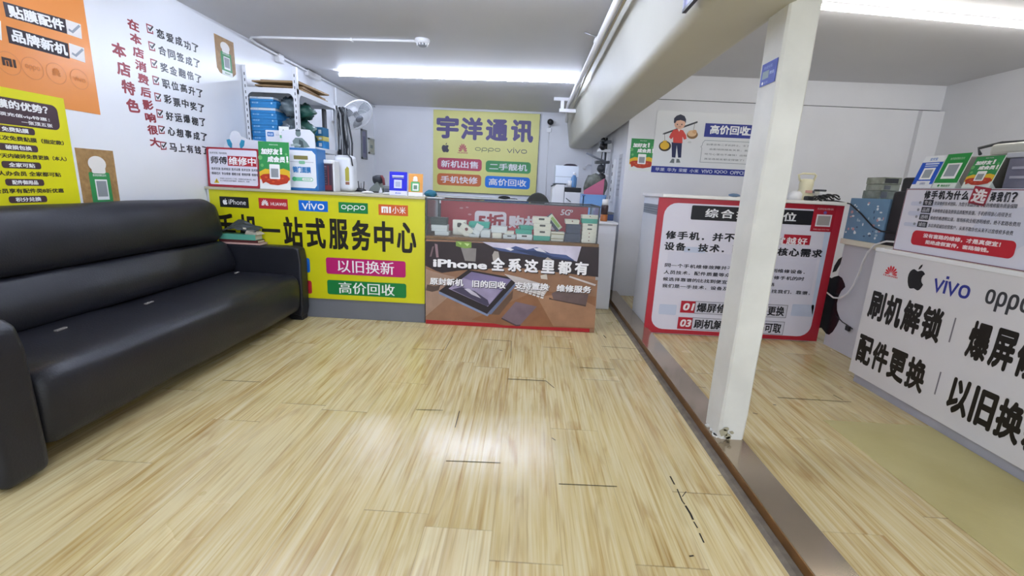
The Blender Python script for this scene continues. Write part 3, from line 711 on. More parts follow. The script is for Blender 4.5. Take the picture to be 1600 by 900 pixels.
# tall white and blue phone film box with a printed figure
t = thing('product_box', (-1.84, 3.74, TOP), 'tall white and blue carton with a green grey figure printed on top', 'box')
x0, x1 = -1.99, -1.71
mb = MB(); f = Face((x0, 3.66, TOP), (1, 0, 0), (0, 0, 1)); w = x1 - x0
MB().box((x0, 3.66, TOP), (x1, 3.82, TOP + .335), mat('box_blue', '#2d6fae', .35), bevel=.004).build('carton', t)
pts = [(.0, .335), (w - .01, .335), (w - .015, .44), (w - .05, .475), (.12, .48), (.06, .47), (.0, .46)]
mb = MB(); n = len(pts); vs = [f.w(*q, -.004) for q in pts] + [f.w(*q, -.009) for q in pts]
mb._add(vs, [tuple(range(n)), tuple(range(n, 2 * n))[::-1]] + [(k, n + k, n + (k + 1) % n, (k + 1) % n) for k in range(n)], ink('#d7dae4')); mb.build('header_flap', t)
p = Print(f); p.poly_uv([(.008, .022), (w - .03, .022), (w - .012, .045), (w - .012, .285), (w - .04, .315), (.008, .318)], ink('#e4e7ec'), 0); p.build('white_front', t)
p = Print(f, 3); p.rect_uv((.09, .245, .205, .275), ink('#7d7543'), 0, .004); p.rect_uv((.05, .223, w - .03, .228), ink('#b9bcc4'), 0)
p.rect_uv((.13, .21, .18, .235), ink('#7fb894'), 1, .008); p.text_uv((.075, .14, .225, .19), '钢门面膜', ink('#2f78b5'), 0, .04); p.rect_uv((.07, .075, w - .04, .105), ink('#74c397'), 0, .014); p.rect_uv((.15, .08, w - .045, .10), white, 1, .009); p.ell_uv(.085, .09, .018, .018, ink('#4cb07c'), 1)
p.text_uv((.16, .085, .22, .096), '高清防爆', ink('#4cb07c'), 2, .01); p.build('front_print', t)
p = Print(Face(f.o - f.n * .004, f.u, f.v)); g1, g2 = ink('#6f8080'), ink('#3f4d50')
p.ell_uv(.135, .445, .022, .026, g1, 0); p.poly_uv([(.10, .335), (.085, .385), (.11, .412), (.165, .412), (.20, .38), (.225, .345), (.19, .338)], g1, 0); p.poly_uv([(.135, .337), (.14, .40), (.17, .385), (.175, .337)], g2, 1)
p.line_uv([(.07, .352), (.12, .36), (.15, .35)], .016, ink('#93a3a2'), 2); p.rect_uv((.115, .46, .155, .475), g2, 1, .005); p.build('printed_figure', t)
# white carton and small photo card behind the green member card
t = thing('product_box', (-2.06, 3.80, TOP), 'white carton with blue tab peeping over the green member card', 'box')
zt_ = ony(420, 203, 3.74).z; MB().box((-2.165, 3.74, TOP), (-2.0, 3.86, zt_), mat('carton_white_plain', '#d9dce3', .4), bevel=.004).build('carton', t)
p = Print(Face((-2.165, 3.74, TOP), (1, 0, 0), (0, 0, 1))); h_ = zt_ - TOP; p.rect_uv((.015, h_ - .05, .07, h_ - .015), ink('#3f74b4'), 0, .006); p.text_uv((.02, h_ - .042, .062, h_ - .024), '钢化膜', ink('#c9dbef'), 1, .02); p.text_uv((.085, h_ - .042, .12, h_ - .028), '正品', ink('#9aa0aa'), 0, .0); p.build('printed_label', t)
t = thing('photo_card', (-1.94, 3.69, TOP + .43), 'tiny white picture card clipped above the green member card', 'card')
a_ = ony(436.5, 214, 3.70); b_ = ony(450.5, 198, 3.70); MB().box((a_.x, 3.70, TOP + .2), (b_.x, 3.706, b_.z), ink('#e3e6e8')).build('card', t)
p = Print(Face((a_.x, 3.70, a_.z), (1, 0, 0), (0, 0, 1))); w_ = b_.x - a_.x; h_ = b_.z - a_.z; p.poly_uv([(w_ * .2, h_ * .4), (w_ * .45, h_ * .75), (w_ * .8, h_ * .4)], ink('#76907c'), 0); p.rect_uv((w_ * .05, -h_ * .1, w_ * .95, h_ * .18), ink('#5fa577'), 0); p.build('printed_picture', t)
# dark bottle box and the white case
t = thing('product_box', (-1.70, 3.86, TOP), 'dark maroon carton in a white tray with blue trim on the yellow counter', 'box')
MB().box((-1.765, 3.78, TOP), (-1.645, 3.90, TOP + .225), mat('box_maroon', '#3a2634', .35), bevel=.006).build('carton', t)
f = Face((-1.765, 3.78, TOP), (1, 0, 0), (0, 0, 1)); p = Print(f); p.rect_uv((0.085, .01, .09, .21), ink('#a0403c'), 0)
for k in range(7): p.rect_uv((.025, .06 + k * .02, .075 - .006 * (k % 3), .066 + k * .02), ink('#6d5a68'), 0)
p.rect_uv((.02, .012, .112, .05), ink('#7c2f35'), 0); p.text_uv((.03, .195, .075, .208), '磁吸快充', ink('#b9a7b0'), 1, .01); p.build('carton_print', t)
MB().box((-1.785, 3.79, TOP), (-1.765, 3.90, TOP + .25), whitep, bevel=.004).box((-1.785, 3.775, TOP + .226), (-1.635, 3.90, TOP + .258), whitep, bevel=.008).box((-1.645, 3.79, TOP), (-1.63, 3.90, TOP + .25), whitep, bevel=.004).build('white_tray', t)
t = thing('display_case', (-1.60, 3.98, TOP), 'white plastic case with an olive label behind the maroon carton', 'case')
MB().box((-1.70, 3.93, TOP), (-1.53, 4.06, TOP + .31), mat('case_white', '#dfe1e6', .3), bevel=.04, seg=4).build('shell', t)
p = Print(Face((-1.70, 3.93, TOP), (1, 0, 0), (0, 0, 1))); p.poly_uv([(.105, .09), (.14, .09), (.14, .2), (.125, .215), (.105, .19)], ink('#a39a3e'), 0); p.rect_uv((.105, .06, .14, .085), ink('#8c5b45'), 0); p.build('olive_label', t)
MB().tube([(-1.60, 3.925, TOP + .315), (-1.56, 3.925, TOP + .312), (-1.535, 3.925, TOP + .285), (-1.525, 3.925, TOP + .22)], .006, darkm, 8).build('dark_cable', t)
# payment cards at the right end
def d_blue(f, w, h, t):
    p = Print(f); p.rect_uv((0, h * .19, w, h), ink('#2427c4'), 0); p.rect_uv((w * .15, h * .80, w * .8, h * .85), ink('#dfe3ff'), 1); p.text_uv((w * .16, h * .73, w * .80, h * .79), '推荐使用支付宝', ink('#b9c2a5'), 1, .03)
    p.build('blue_field', t); p = Print(f, 3); p.rect_uv((w * .26, h * .30, w * .70, h * .66), ink('#cfd3e6'), 0); p.rect_uv((w * .34, h * .36, w * .62, h * .58), ink('#aab0cc'), 1); p.build('white_code_card', t)
    p = Print(f); p.ell_uv(w * .38, h * .09, w * .035, w * .035, ink('#2b4ec0'), 0); p.text_uv((w * .44, h * .06, w * .64, h * .115), '支付宝', ink('#2b4ec0'), 0, .02); p.build('logo_line', t)
def d_orange(f, w, h, t):
    p = Print(f); p.rect_uv((0, h * .17, w, h), ink('#df9c4e'), 0); p.rect_uv((w * .16, h * .2, w * .78, h * .64), ink('#57b06c'), 1, .01); p.rect_uv((w * .28, h * .24, w * .70, h * .56), white, 2); p.rect_uv((w * .36, h * .30, w * .61, h * .49), ink('#6f8f78'), 3)
    p.build('orange_field', t); p = Print(f, 3); p.ell_uv(w * .47, h * .80, w * .15, h * .09, ink('#f1ece8'), 0); p.rect_uv((w * .3, h * .66, w * .64, h * .76), ink('#f1ece8'), 0, .006); p.build('white_emblem', t)
card_stand('payment_card', -1.098, -.957, 3.565, TOP, .181, .004, ink('#dcdcf0'), 'upright blue payment card on the right end of the yellow counter', 'card', d_blue, .1)
card_stand('payment_card', -.945, -.832, 3.565, TOP, .172, .004, ink('#ece9e6'), 'upright orange payment card at the right corner of the yellow counter', 'card', d_orange, .1)

# ------------------------------------------------------------------ glass showcase
SX0, SX1, SY0, SY1, SH = -.800, .572, 3.53, 4.03, .737
sc = thing('showcase', (-.11, 3.78, 0), 'glass topped phone showcase with a printed desk picture on its front', 'showcase')
wood = mat('brown_wood_trim', '#7b6046', .5, noise=.25, scale=12)
MB().box((SX0 + .005, SY0 + .012, 0), (SX1 - .005, SY1, .71), whitelam).build('body', sc)
MB().box((SX0, SY0 - .006, .712), (SX1 + .012, SY1 + .004, SH), wood, bevel=.003).build('shelf', sc)
for x in (SX0 + .002, SX1 - .012):
    for y in (SY0 + .002, SY1 - .014): MB().box((x, y, SH), (x + .011, y + .012, 1.028), alu).build('post', sc)
for lo, hi in (((SX0, SY0, 1.020), (SX1, SY0 + .012, 1.031)), ((SX0, SY1 - .012, 1.020), (SX1, SY1, 1.031)), ((SX0, SY0, 1.020), (SX0 + .012, SY1, 1.031)), ((SX1 - .012, SY0, 1.020), (SX1, SY1, 1.031))):
    MB().box(lo, hi, alu).build('top_rail', sc)
gl = glass('showcase_glass', '#fdfefe', .03, .6)
MB().box((SX0 + .012, SY0 + .003, SH), (SX1 - .012, SY0 + .008, 1.02), gl).build('front_glass', sc)
MB().box((SX0 + .003, SY0 + .014, SH), (SX0 + .008, SY1 - .014, 1.02), gl).build('side_glass', sc)
MB().box((SX1 - .008, SY0 + .014, SH), (SX1 - .003, SY1 - .014, 1.02), gl).build('side_glass', sc)
MB().box((SX0 + .012, SY0 + .012, 1.0215), (SX1 - .012, SY1 - .012, 1.0265), gl).build('top_glass', sc)
# red banner along the back
f = Face((0, SY1 - .02, 0), (1, 0, 0), (0, 0, 1)); redban = mat('red_banner', '#b02a3a', .35, noise=.12, scale=2)
slab('red_banner', f, (SX0 + .03, SH, SX1 - .03, 1.012), .004, redban, sc)
p = Print(f); wred = ink('#e9dde2')
p.rect((742, 329), (790, 372), wred, 0, .03); p.text((747, 333), (787, 359), '5折', ink('#a01f30'), 1, .035); p.text((795, 336), (868, 360), '购机后', wred, 0, .035)
p.text((876, 327), (890, 337), '5G', wred, 0, .02, .15); p.ell((893, 330), 2.2, 2, wred, 0); p.ell((893, 330), 1.2, 1.1, redban, 1)
for x, y, r in ((721, 325, 3), (730, 324, 2.4), (734, 335, 3)): p.ell((x, y), r, r * .5, ink('#c98a90'), 0, 10)
p.poly([(790, 372), (798, 352), (812, 360), (806, 372)], ink('#c94a56'), 0)
p.build('banner_lettering', sc)
# printed front: a desk with tablet, keyboard and books
f = Face((0, SY0 - .004, 0), (1, 0, 0), (0, 0, 1))
slab('front_panel', f, (SX0 + .004, .006, SX1 + .008, .708), .014, ink('#9c745a', .3), sc)
p = Print(f)
def PX(zx, zy): return (660 + zx / 3.913, 300 + zy / 3.913)
def poly(z, m, l): p.poly([PX(*q) for q in z], mat('photo_print_' + m.strip('#'), m, .3, spec=.35, noise=.22, scale=9), l)
poly([(20, 300), (1080, 335), (1075, 520), (900, 500), (560, 460), (240, 480), (120, 500), (18, 450)], '#33282e', 0)
poly([(20, 460), (120, 495), (240, 478), (560, 462), (900, 505), (1072, 540), (1050, 860), (20, 805)], '#9c745a', 0)
poly([(20, 470), (110, 498), (200, 520), (160, 640), (20, 760)], '#b3937f', 1); poly([(300, 780), (700, 600), (1060, 640), (1045, 835), (500, 815)], '#946748', 1)
poly([(700, 640), (900, 620), (1060, 700), (1050, 830), (800, 820)], '#aa8063', 2)
poly([(365, 305), (972, 333), (945, 425), (480, 360)], '#d9d2e6', 1); poly([(420, 335), (520, 350), (570, 330), (640, 352), (700, 338), (780, 375), (880, 385), (930, 418), (760, 402), (480, 362)], '#4a5a8a', 2)
poly([(560, 352), (640, 356), (700, 362), (800, 395), (900, 410), (940, 424), (700, 395)], '#2e3c63', 3); poly([(500, 345), (530, 338), (560, 352), (540, 360)], '#f1eef6', 3); poly([(680, 345), (720, 343), (760, 372), (700, 360)], '#ece9f4', 3)
poly([(478, 360), (945, 425), (940, 445), (470, 372)], '#2e2630', 2)
poly([(235, 340), (330, 345), (325, 425), (260, 420)], '#8d8785', 1); poly([(205, 300), (300, 305), (300, 340), (260, 345), (205, 330)], '#7fa04a', 2); poly([(215, 305), (240, 310), (235, 325)], '#b3d07a', 3); poly([(255, 312), (290, 316), (275, 332)], '#c4dc90', 3)
poly([(75, 315), (92, 320), (100, 400), (85, 400)], '#9c7f86', 1); poly([(60, 335), (72, 330), (55, 395), (45, 395)], '#7b6268', 1)
poly([(427, 385), (440, 360), (465, 365), (472, 405), (450, 425), (432, 420)], '#b9b0a8', 3); poly([(735, 425), (765, 398), (795, 415), (800, 455), (780, 480), (740, 470)], '#c4b6a8', 3); poly([(722, 510), (760, 500), (765, 535), (725, 530)], '#ddd2c6', 3)
poly([(100, 605), (280, 475), (590, 530), (395, 745)], '#2a2228', 4); poly([(100, 605), (395, 745), (410, 735), (410, 745), (398, 760), (102, 622)], '#8795b8', 4); poly([(395, 745), (590, 530), (598, 540), (420, 748)], '#6d7898', 4)
poly([(160, 590), (300, 487), (545, 535), (400, 700)], '#8579a2', 5); poly([(160, 590), (250, 525), (480, 600), (400, 700)], '#a79cbc', 6); poly([(180, 595), (240, 580), (275, 590), (320, 605), (400, 660), (410, 690), (395, 697)], '#4d4660', 7); poly([(255, 590), (285, 590), (330, 620), (360, 650), (300, 625)], '#d8d2e2', 8)
poly([(420, 748), (555, 600), (550, 650), (470, 750)], '#6f5444', 3)
poly([(500, 500), (590, 520), (780, 575), (745, 632), (590, 600), (575, 560)], '#cfc7c6', 4)
for k in range(4):
    for j in range(7): poly([(588 + j * 24 - k * 3 , 548 + j * 8 + k * 14), (606 + j * 24 - k * 3, 553 + j * 8 + k * 14), (603 + j * 24 - k * 3, 562 + j * 8 + k * 14), (585 + j * 24 - k * 3, 557 + j * 8 + k * 14)], '#f0ecec', 5)
poly([(590, 602), (745, 634), (740, 642), (588, 608)], '#6a5c58', 4)
poly([(485, 768), (570, 670), (700, 700), (600, 810), (575, 812)], '#7d6a75', 3); poly([(485, 768), (575, 812), (600, 810), (598, 818), (572, 820), (483, 776)], '#4c3d42', 3)
poly([(790, 620), (830, 600), (1015, 625), (1000, 692), (800, 655)], '#6f5c5c', 3); poly([(775, 645), (800, 655), (1000, 692), (998, 700), (775, 655)], '#4e3c38', 3)
poly([(900, 512), (1062, 565), (1055, 575), (895, 520)], '#d8cfce', 3)
poly([(30, 565), (70, 575), (110, 570), (100, 600), (60, 610), (20, 600)], '#5b4a44', 3)
p.build('printed_picture', sc)
p = Print(f, 12); wht = ink('#f4f2f5')
sh = ink('#1e171f')
p.text_uv((lambda r: (r[0] + .006, r[1] - .008, r[2] + .006, r[3] - .008))(p.box_px((677, 404), (761, 421))), 'iPhone', sh, 0, .03); p.text((677, 404), (761, 421), 'iPhone', wht, 1, .035)
xa, va = f.uv(766, 416); xb, vb = f.uv(922, 423); cw = (xb - xa) / 6
for k, ch in enumerate('全系这里都有'):
    v = f.uv(840, 416)[1]; r = (xa + cw * (k + .06), v - .052, xa + cw * (k + .88), v + .056)
    p.text_uv((r[0] + .006, r[1] - .008, r[2] + .006, r[3] - .008), ch, sh, 0, .03); p.text_uv(r, ch, wht, 1, .035)
p.build('heading_lettering', sc)
p = Print(f, 12)
for s_, xa_, xb_, y_ in (('原封新机', 672, 724, 440), ('旧的回收', 738, 790, 444), ('支持置换', 804, 857, 447), ('维修服务', 870, 923, 451)): p.text((xa_ + .7, y_ - 6), (xb_ + .7, y_ + 8), s_, sh, 0, .03); p.text((xa_, y_ - 7), (xb_, y_ + 7), s_, wht, 1, .03)
p.build('small_lettering', sc)
f2 = Face((0, SY0 - .005, 0), (1, 0, 0), (0, 0, 1)); slab('red_base_strip', f2, (SX0 + .006, .004, SX1 - .002, .036), .004, ink('#a81b26'), sc)

# ---- phone boxes in the showcase
BOXM = {'cream': creamm, 'teal': tealm, 'navy': navym, 'grey': mat('dark_grey_carton', '#3d4644', .5), 'white': mat('white_carton', '#dfe3e2', .4)}
def carton(px0, px1, y, z, h, d, kind, label, tab=None, rx=0, ry=0, rz=0, lid='same', px_y=365):
    a, b = ony(px0, px_y, y), ony(px1, px_y, y); x0, x1 = a.x, b.x
    t = thing('phone_box', ((x0 + x1) / 2, y + d / 2, z), label, 'box', 'phone boxes in the glass showcase')
    m = BOXM[kind]; lm = BOXM[lid] if lid in BOXM else m
    MB().box((x0 + .002, y + .002, z), (x1 - .002, y + d - .002, z + h * .45), m, bevel=.0015).build('tray', t)
    lid_ = MB().box((x0, y, z + h * .42), (x1, y + d, z + h), lm, bevel=.002).build('lid', t)
    if tab:
        w = (x1 - x0); c = (x0 + x1) / 2; p = Print(Face((c, y, z), (1, 0, 0), (0, 0, 1)))
        if tab == 'bar': p.rect_uv((-w * .16, h * .52, w * .16, h * .82), ink('#3a3733'), 0, h * .08)
        if tab == 'dot': p.ell_uv(0, h * .66, h * .16, h * .16, ink('#7a3b34'), 0, 12)
        if tab == 'stripe': p.rect_uv((-w * .48, h * .46, w * .48, h * .70), ink('#a99f7c'), 0)
        p.build('printed_mark', lid_)
    t.rotation_euler = (rx, ry, rz); return t
Z0 = SH + .0005; YF_ = 3.60
carton(679, 701, YF_, Z0, .030, .09, 'white', 'small white box at the bottom left of the showcase')
carton(673.5, 698.5, YF_ + .01, Z0 + .031, .050, .09, 'white', 'larger white box on the small white box at the left end of the showcase')
carton(672, 698, YF_ + .03, Z0 + .082, .058, .08, 'grey', 'dark grey box topmost at the left end of the showcase')
carton(707, 728, 3.70, Z0, .122, .05, 'cream', 'upright cream box standing behind a tilted one in the showcase', 'bar')
carton(712, 733, 3.62, Z0 + .012, .085, .05, 'cream', 'cream box tilted on its corner near the left of the showcase', 'dot', ry=.62)
carton(732, 764, 3.70, Z0 + .066, .046, .12, 'teal', 'wide teal box with white lid near the left of the showcase', None, lid='teal')
carton(735, 762, 3.705, Z0, .065, .10, 'white', 'white box under the wide teal box in the showcase')
carton(733, 749, 3.58, Z0, .022, .06, 'white', 'flat white box lying below the leaning white tray')
lt = carton(737, 749, 3.595, Z0 + .024, .085, .022, 'white', 'open white tray leaning against the teal box in the showcase', ry=.45)
carton(751, 766, YF_, Z0, .060, .09, 'white', 'square white box in the middle of the showcase beside the leaning tray')
carton(769, 784, YF_ - .01, Z0, .042, .09, 'cream', 'lower cream box in the middle of the showcase')
carton(767, 792, YF_ + .02, Z0 + .043, .050, .09, 'white', 'wide white box on the lower cream box mid showcase', lid='white')
carton(786, 806, YF_, Z0, .030, .09, 'white', 'flat white box left of the open teal trays', 'bar')
carton(788, 803, YF_ + .03, Z0 + .031, .025, .08, 'cream', 'flat cream box on the flat white box left of the teal trays')
carton(807, 832, YF_ - .02, Z0, .043, .10, 'white', 'white box with dark mark under the open teal trays', 'bar')
carton(805, 831, YF_ - .01, Z0 + .044, .034, .10, 'teal', 'lower open teal tray in the middle of the showcase')
carton(811, 832, YF_ + .01, Z0 + .079, .030, .09, 'teal', 'upper open teal tray with torn film in the showcase', rz=.15)
carton(833.5, 860, YF_ - .02, Z0, .036, .11, 'teal', 'teal box at the bottom of the tall cream stack')
carton(834, 860.5, YF_ - .02, Z0 + .037, .048, .11, 'cream', 'cream box with dark mark, second from below in the tall stack', 'bar')
carton(833, 861, YF_ - .02, Z0 + .086, .050, .11, 'cream', 'cream box with dark mark, third from below in the tall stack', 'bar')
carton(831, 859, YF_ - .02, Z0 + .137, .050, .11, 'cream', 'cream box with dark mark on top of the tall stack', 'bar')
carton(860.8, 881.5, YF_, Z0, .032, .09, 'cream', 'lower plain cream box beside the navy boxes', 'stripe')
carton(861, 882, YF_, Z0 + .033, .040, .09, 'cream', 'upper striped cream box beside the navy boxes', 'stripe')
tb = carton(868, 880, YF_ + .03, Z0 + .088, .145, .07, 'navy', 'navy and green striped box leaning on the navy boxes', None, ry=-.72)
f = Face((0, 0, 0), (1, 0, 0), (0, 0, 1)); a, b = ony(868, 365, YF_ + .03).x, ony(880, 365, YF_ + .03).x
p = Print(Face((a, YF_ + .03, Z0 + .088), (1, 0, 0), (0, 0, 1)), 2); w = b - a; p.rect_uv((w * .42, .004, w * .98, .141), ink('#c9cfb4'), 0); p.rect_uv((w * .5, .02, w * .85, .12), ink('#8cab55'), 1); p.build('green_stripe', tb)
carton(882.5, 907.5, YF_ - .01, Z0, .068, .11, 'navy', 'lower navy box at the right of the showcase')
carton(884.5, 907, YF_, Z0 + .069, .072, .10, 'navy', 'upper navy box carrying a flat cream box')
carton(882, 904, YF_, Z0 + .142, .034, .10, 'cream', 'flat cream box on top of the navy boxes', 'dot')
for k, (h, kd, tb_, lb) in enumerate(((.028, 'cream', 'dot', 'bottom cream box of the right end stack in the showcase'), (.029, 'cream', 'dot', 'second cream box from below in the right end stack'), (.029, 'cream', 'dot', 'third cream box from below in the right end stack'), (.033, 'cream', 'bar', 'fourth cream box from below in the right end stack'), (.033, 'cream', 'bar', 'fifth cream box from below in the right end stack'), (.036, 'teal', None, 'teal box near the top of the right end stack'), (.028, 'cream', 'dot', 'cream box on top of the right end stack'))):
    z = Z0 + sum((.028, .029, .029, .033, .033, .036)[:k]) + .0006 * k
    carton(909.5 if k < 5 else 907.5, 932 + .3 * (k > 3), YF_ - .02, z, h, .10, kd, lb, tb_)

# ------------------------------------------------------------------ back wall
f = Face((0, YB, 0), (1, 0, 0), (0, 0, 1)); bf = Face((0, YB - .03, 0), (1, 0, 0), (0, 0, 1))
bs = thing('shop_sign', (-.74, YB - .015, 1.02), 'pale yellow shop sign with purple heading on the back wall', 'sign')
slab('board', bf, (-1.585, 1.02, .130, 2.30), .029, mat('sign_yellow', '#d6d27c', .4, noise=.06, scale=1.5), bs)
MB().box((-1.595, YB - .034, 1.008), (.140, YB - .001, 1.02), alu).build('edge_trim', bs); MB().box((.130, YB - .034, 1.02), (.140, YB - .001, 2.30), alu).build('edge_trim', bs)
def SX(zx, zy): return (660 + zx / 5.625, 150 + zy / 5.625)
p = Print(bf); purple = ink('#544b7c')
for ch, (a, b) in zip('宇洋通讯', (((125, 170), (318, 378)), ((340, 183), (530, 392)), ((560, 200), (748, 400)), ((782, 205), (972, 412)))): p.text(SX(*a), SX(*b), ch, purple, 0, .04)
p.build('heading_lettering', bs)
q = Print(bf); q.apple_uv(q.box_px(SX(167, 408), SX(237, 496)), ink('#3a3648'), 0); q.build('brand_logo', bs)
q = Print(bf); q.fan_uv(q.box_px(SX(308, 412), SX(402, 508)), ink('#b0495a'), 0, 'HUAWEI'); q.build('brand_logo', bs)
q = Print(bf); q.logo_uv(q.box_px(SX(460, 450), SX(688, 502)), 'oppo', ink('#4d5a48'), 0); q.build('brand_logo', bs)
q = Print(bf); q.logo_uv(q.box_px(SX(742, 452), SX(922, 508)), 'vivo', ink('#4a4a58'), 0); q.build('brand_logo', bs)
for a, b, col, s_ in (((132, 540), (520, 662), '#ae4159', '新机出售'), ((558, 566), (950, 685), '#3d8a50', '二手靓机'), ((130, 677), (515, 798), '#c0683a', '手机快修'), ((552, 700), (942, 822), '#1a70cf', '高价回收')):
    o_ = Print(bf).rect(SX(*a), SX(*b), ink(col), 0, .05).build('service_badge', bs); Print(bf).text(SX(a[0] + 32, a[1] + 22), SX(b[0] - 30, b[1] - 22), s_, ink('#e4e1e6'), 1, .018).build('lettering', o_)
cv = thing('security_camera', (.285, YB - .03, 2.13), 'small dark security camera on the back wall right of the sign', 'camera')
MB().box((.255, YB - .03, 2.03), (.325, YB - .001, 2.10), whitep, bevel=.006).build('junction_box', cv); MB().tube([(.29, YB - .01, 2.10), (.29, YB - .05, 2.15), (.29, YB - .07, 2.17)], .014, whitep).build('bracket', cv)
MB().lathe([(.03, 0), (.045, .02), (.045, .09), (.03, .11)], (.29, YB - .05, 2.19), black, (0.15, -1, -.25)).build('camera_head', cv)
MB().tube([(.29, YB - .006, 2.03), (.285, YB - .006, 1.5), (.30, YB - .006, .98)], .006, whitep, 6).build('cable', cv)
ck_ = thing('wall_clip', (.93, YB - .02, 1.51), 'small white clip with a stub of cable on the back wall under the beam', 'clip')
MB().lathe([(.02, 0), (.025, .03), (.01, .05)], (.90, YB - .001, 1.50), whitep, (0, -1, 0)).build('clip', ck_); MB().tube([(.905, YB - .04, 1.51), (.95, YB - .05, 1.56), (1.0, YB - .04, 1.55)], .008, whitep, 8).build('cable', ck_)
dk = thing('worktop_cabinet', (-.6, 7.2, 0), 'low white cabinet along the back wall under the shop sign', 'cabinet')
MB().box((-1.55, 6.95, 0), (.10, YB - .005, .93), whitelam).build('body', dk); MB().box((-1.57, 6.92, .93), (.12, YB - .003, .955), mat('white_worktop', '#eef0f0', .3), bevel=.003).build('worktop', dk)
for k in range(3): MB().box((-1.54 + .55 * k, 6.935, .06), (-1.0 + .55 * k, 6.95, .91), whitelam, bevel=.002).build('door', dk)
rm = thing('curved_gadget', (-.36, 7.0, .9555), 'black curved gadget lying on the white cabinet under the shop sign', 'gadget')  # black curved gadget of unknown use
MB().lathe([(.02, 0), (.10, .012), (.085, .035), (.02, .05)], (-.36, 7.02, .956), black).build('pad', rm); MB().tube([(-.26, 7.02, .97), (-.20, 7.03, .968), (-.16, 7.0, .965)], .007, black, 6).build('cable', rm)

# office chair behind the showcase
oc = thing('office_chair', (.07, 5.0, 0), 'dark rounded chair back rising behind the glass showcase', 'chair')
chm_ = mat('dark_mesh_fabric', '#3a3c38', .8)
a = ony(826, 318, 5.0).x; b = ony(854, 318, 5.0).x; zt = ony(840, 301, 5.0).z; cx = (a + b) / 2; hw = (b - a) / 2 * 1.1
prof = [(cx - hw * 1.25, .62), (cx + hw * 1.25, .62)] + [(cx + hw * 1.25 * math.cos(t_) , zt - .16 + .16 * math.sin(t_)) for t_ in [math.pi * k / 12 for k in range(13)]]
mb = MB(); mb.prism(prof, 5.02, 5.07, 1, chm_); mb.build('backrest', oc, sub_mod(.015))
MB().box((cx - .23, 4.60, .44), (cx + .23, 5.02, .52), chm_, bevel=.03, seg=3).build('seat', oc); MB().tube([(cx, 4.82, .10), (cx, 4.82, .44)], .028, darkm).build('post', oc); MB().box((cx - .03, 5.0, .47), (cx + .03, 5.03, .7), darkm).build('back_support', oc)
for k in range(5):
    an = 2 * math.pi * k / 5; e = Vector((cx + .27 * math.cos(an), 4.82 + .27 * math.sin(an), .065))
    MB().tube([(cx, 4.82, .11), e], [.025, .016], black, 8).build('leg', oc); MB().lathe([(.028, 0), (.028, .035)], e + Vector((-.0175, 0, -.036)), black, (1, 0, 0), 12).build('caster', oc)

# printer stand and printers at the right of the back room
ps = thing('printer_cabinet', (.62, 6.3, 0), 'white cabinet carrying the printers behind the glass showcase', 'cabinet')
MB().box((.28, 6.02, 0), (.98, 6.6, .935), whitelam).build('body', ps); MB().box((.27, 6.0, .935), (.99, 6.61, .955), whitep).build('worktop', ps)
PZ = .9555
pr = thing('printer', (.42, 6.15, PZ), 'tall white angular printer on the cabinet behind the showcase', 'printer')
xa, xb = ony(862, 310, 6.05).x, ony(881, 310, 6.05).x; zt = ony(870, 288, 6.05).z
MB().prism([(xa, PZ), (xb, PZ), (xb, zt), (xa + .05, zt), (xa, zt - .06)], 6.05, 6.45, 1, whitep).build('body', pr, bevel_mod(.008)); MB().box((xa + .02, 6.07, zt), (xb + .02, 6.45, zt + .012), darkm, bevel=.003).build('tray', pr)
MB().tube([(xa - .02, 6.04, zt - .03), (xa + .03, 6.04, zt)], .008, darkm, 6).build('handle', pr)
pb = thing('printer', (.60, 6.15, PZ), 'low white printer with black top beside the tall white one', 'printer')
xc = ony(908, 310, 6.05).x; zb_ = ony(895, 300, 6.05).z; zt2 = ony(895, 293, 6.05).z
MB().box((xb + .006, 6.05, PZ), (xc - .01, 6.45, zb_), whitep, bevel=.008).build('body', pb); MB().box((xb + .004, 6.045, zb_), (xc - .008, 6.45, zt2), black, bevel=.005).build('scanner_lid', pb); MB().box((xb + .02, 6.03, PZ + .05), (xb + .10, 6.05, PZ + .06), darkm, rot=(.6, Vector((0, 1, 0)))).build('paper_slot', pb)
wb = thing('white_carton', (.5, 6.2, zt + .0125), 'big square white carton on top of the printers', 'box')
xl_, xr_ = ony(868, 270, 6.1).x, ony(904, 270, 6.1).x; zu = ony(886, 259, 6.1).z
MB().box((xl_, 6.1, zt + .013), (xr_, 6.4, zu), mat('carton_white_blue', '#dbe3ee', .4), bevel=.004).build('carton', wb); MB().box((xl_ + .0, 6.098, zt + .1), (xr_, 6.1, zt + .104), greym).build('seam', wb)
hc = thing('round_disc', (xr_ - .1, 6.25, zu + .001), 'flat dark round tin lying on the big white carton', 'tin'); MB().lathe([(.09, 0), (.095, .012), (.06, .03), (.01, .034)], (xr_ - .1, 6.25, zu + .001), mat('dark_plum', '#2c2430', .5)).build('lid', hc)  # a dark round lid lying by itself
bt = thing('spray_bottle', (ony(897, 280, 6.09).x, 6.07, zt2), 'small clear blue bottle with white cap before the white carton', 'bottle'); bx = ony(897, 280, 6.07).x
MB().lathe([(.035, 0), (.038, .01), (.038, .12), (.02, .15), (.016, .16)], (bx, 6.09, zt2 + .001), mat('blue_bottle', '#5b86b4', .25)).build('body', bt); MB().lathe([(.018, 0), (.018, .03), (.008, .035)], (bx, 6.09, zt2 + .16), whitep).build('cap', bt)
cp = thing('cup', (ony(894, 290, 6.07).x - .02, 6.06, zt2), 'white paper cup in front of the blue bottle', 'cup'); MB().lathe([(.026, 0), (.034, .085), (.031, .085), (.024, .006)], (ony(894, 290, 6.07).x - .03, 6.085, zt2 + .001), whitep).build('cup', cp)
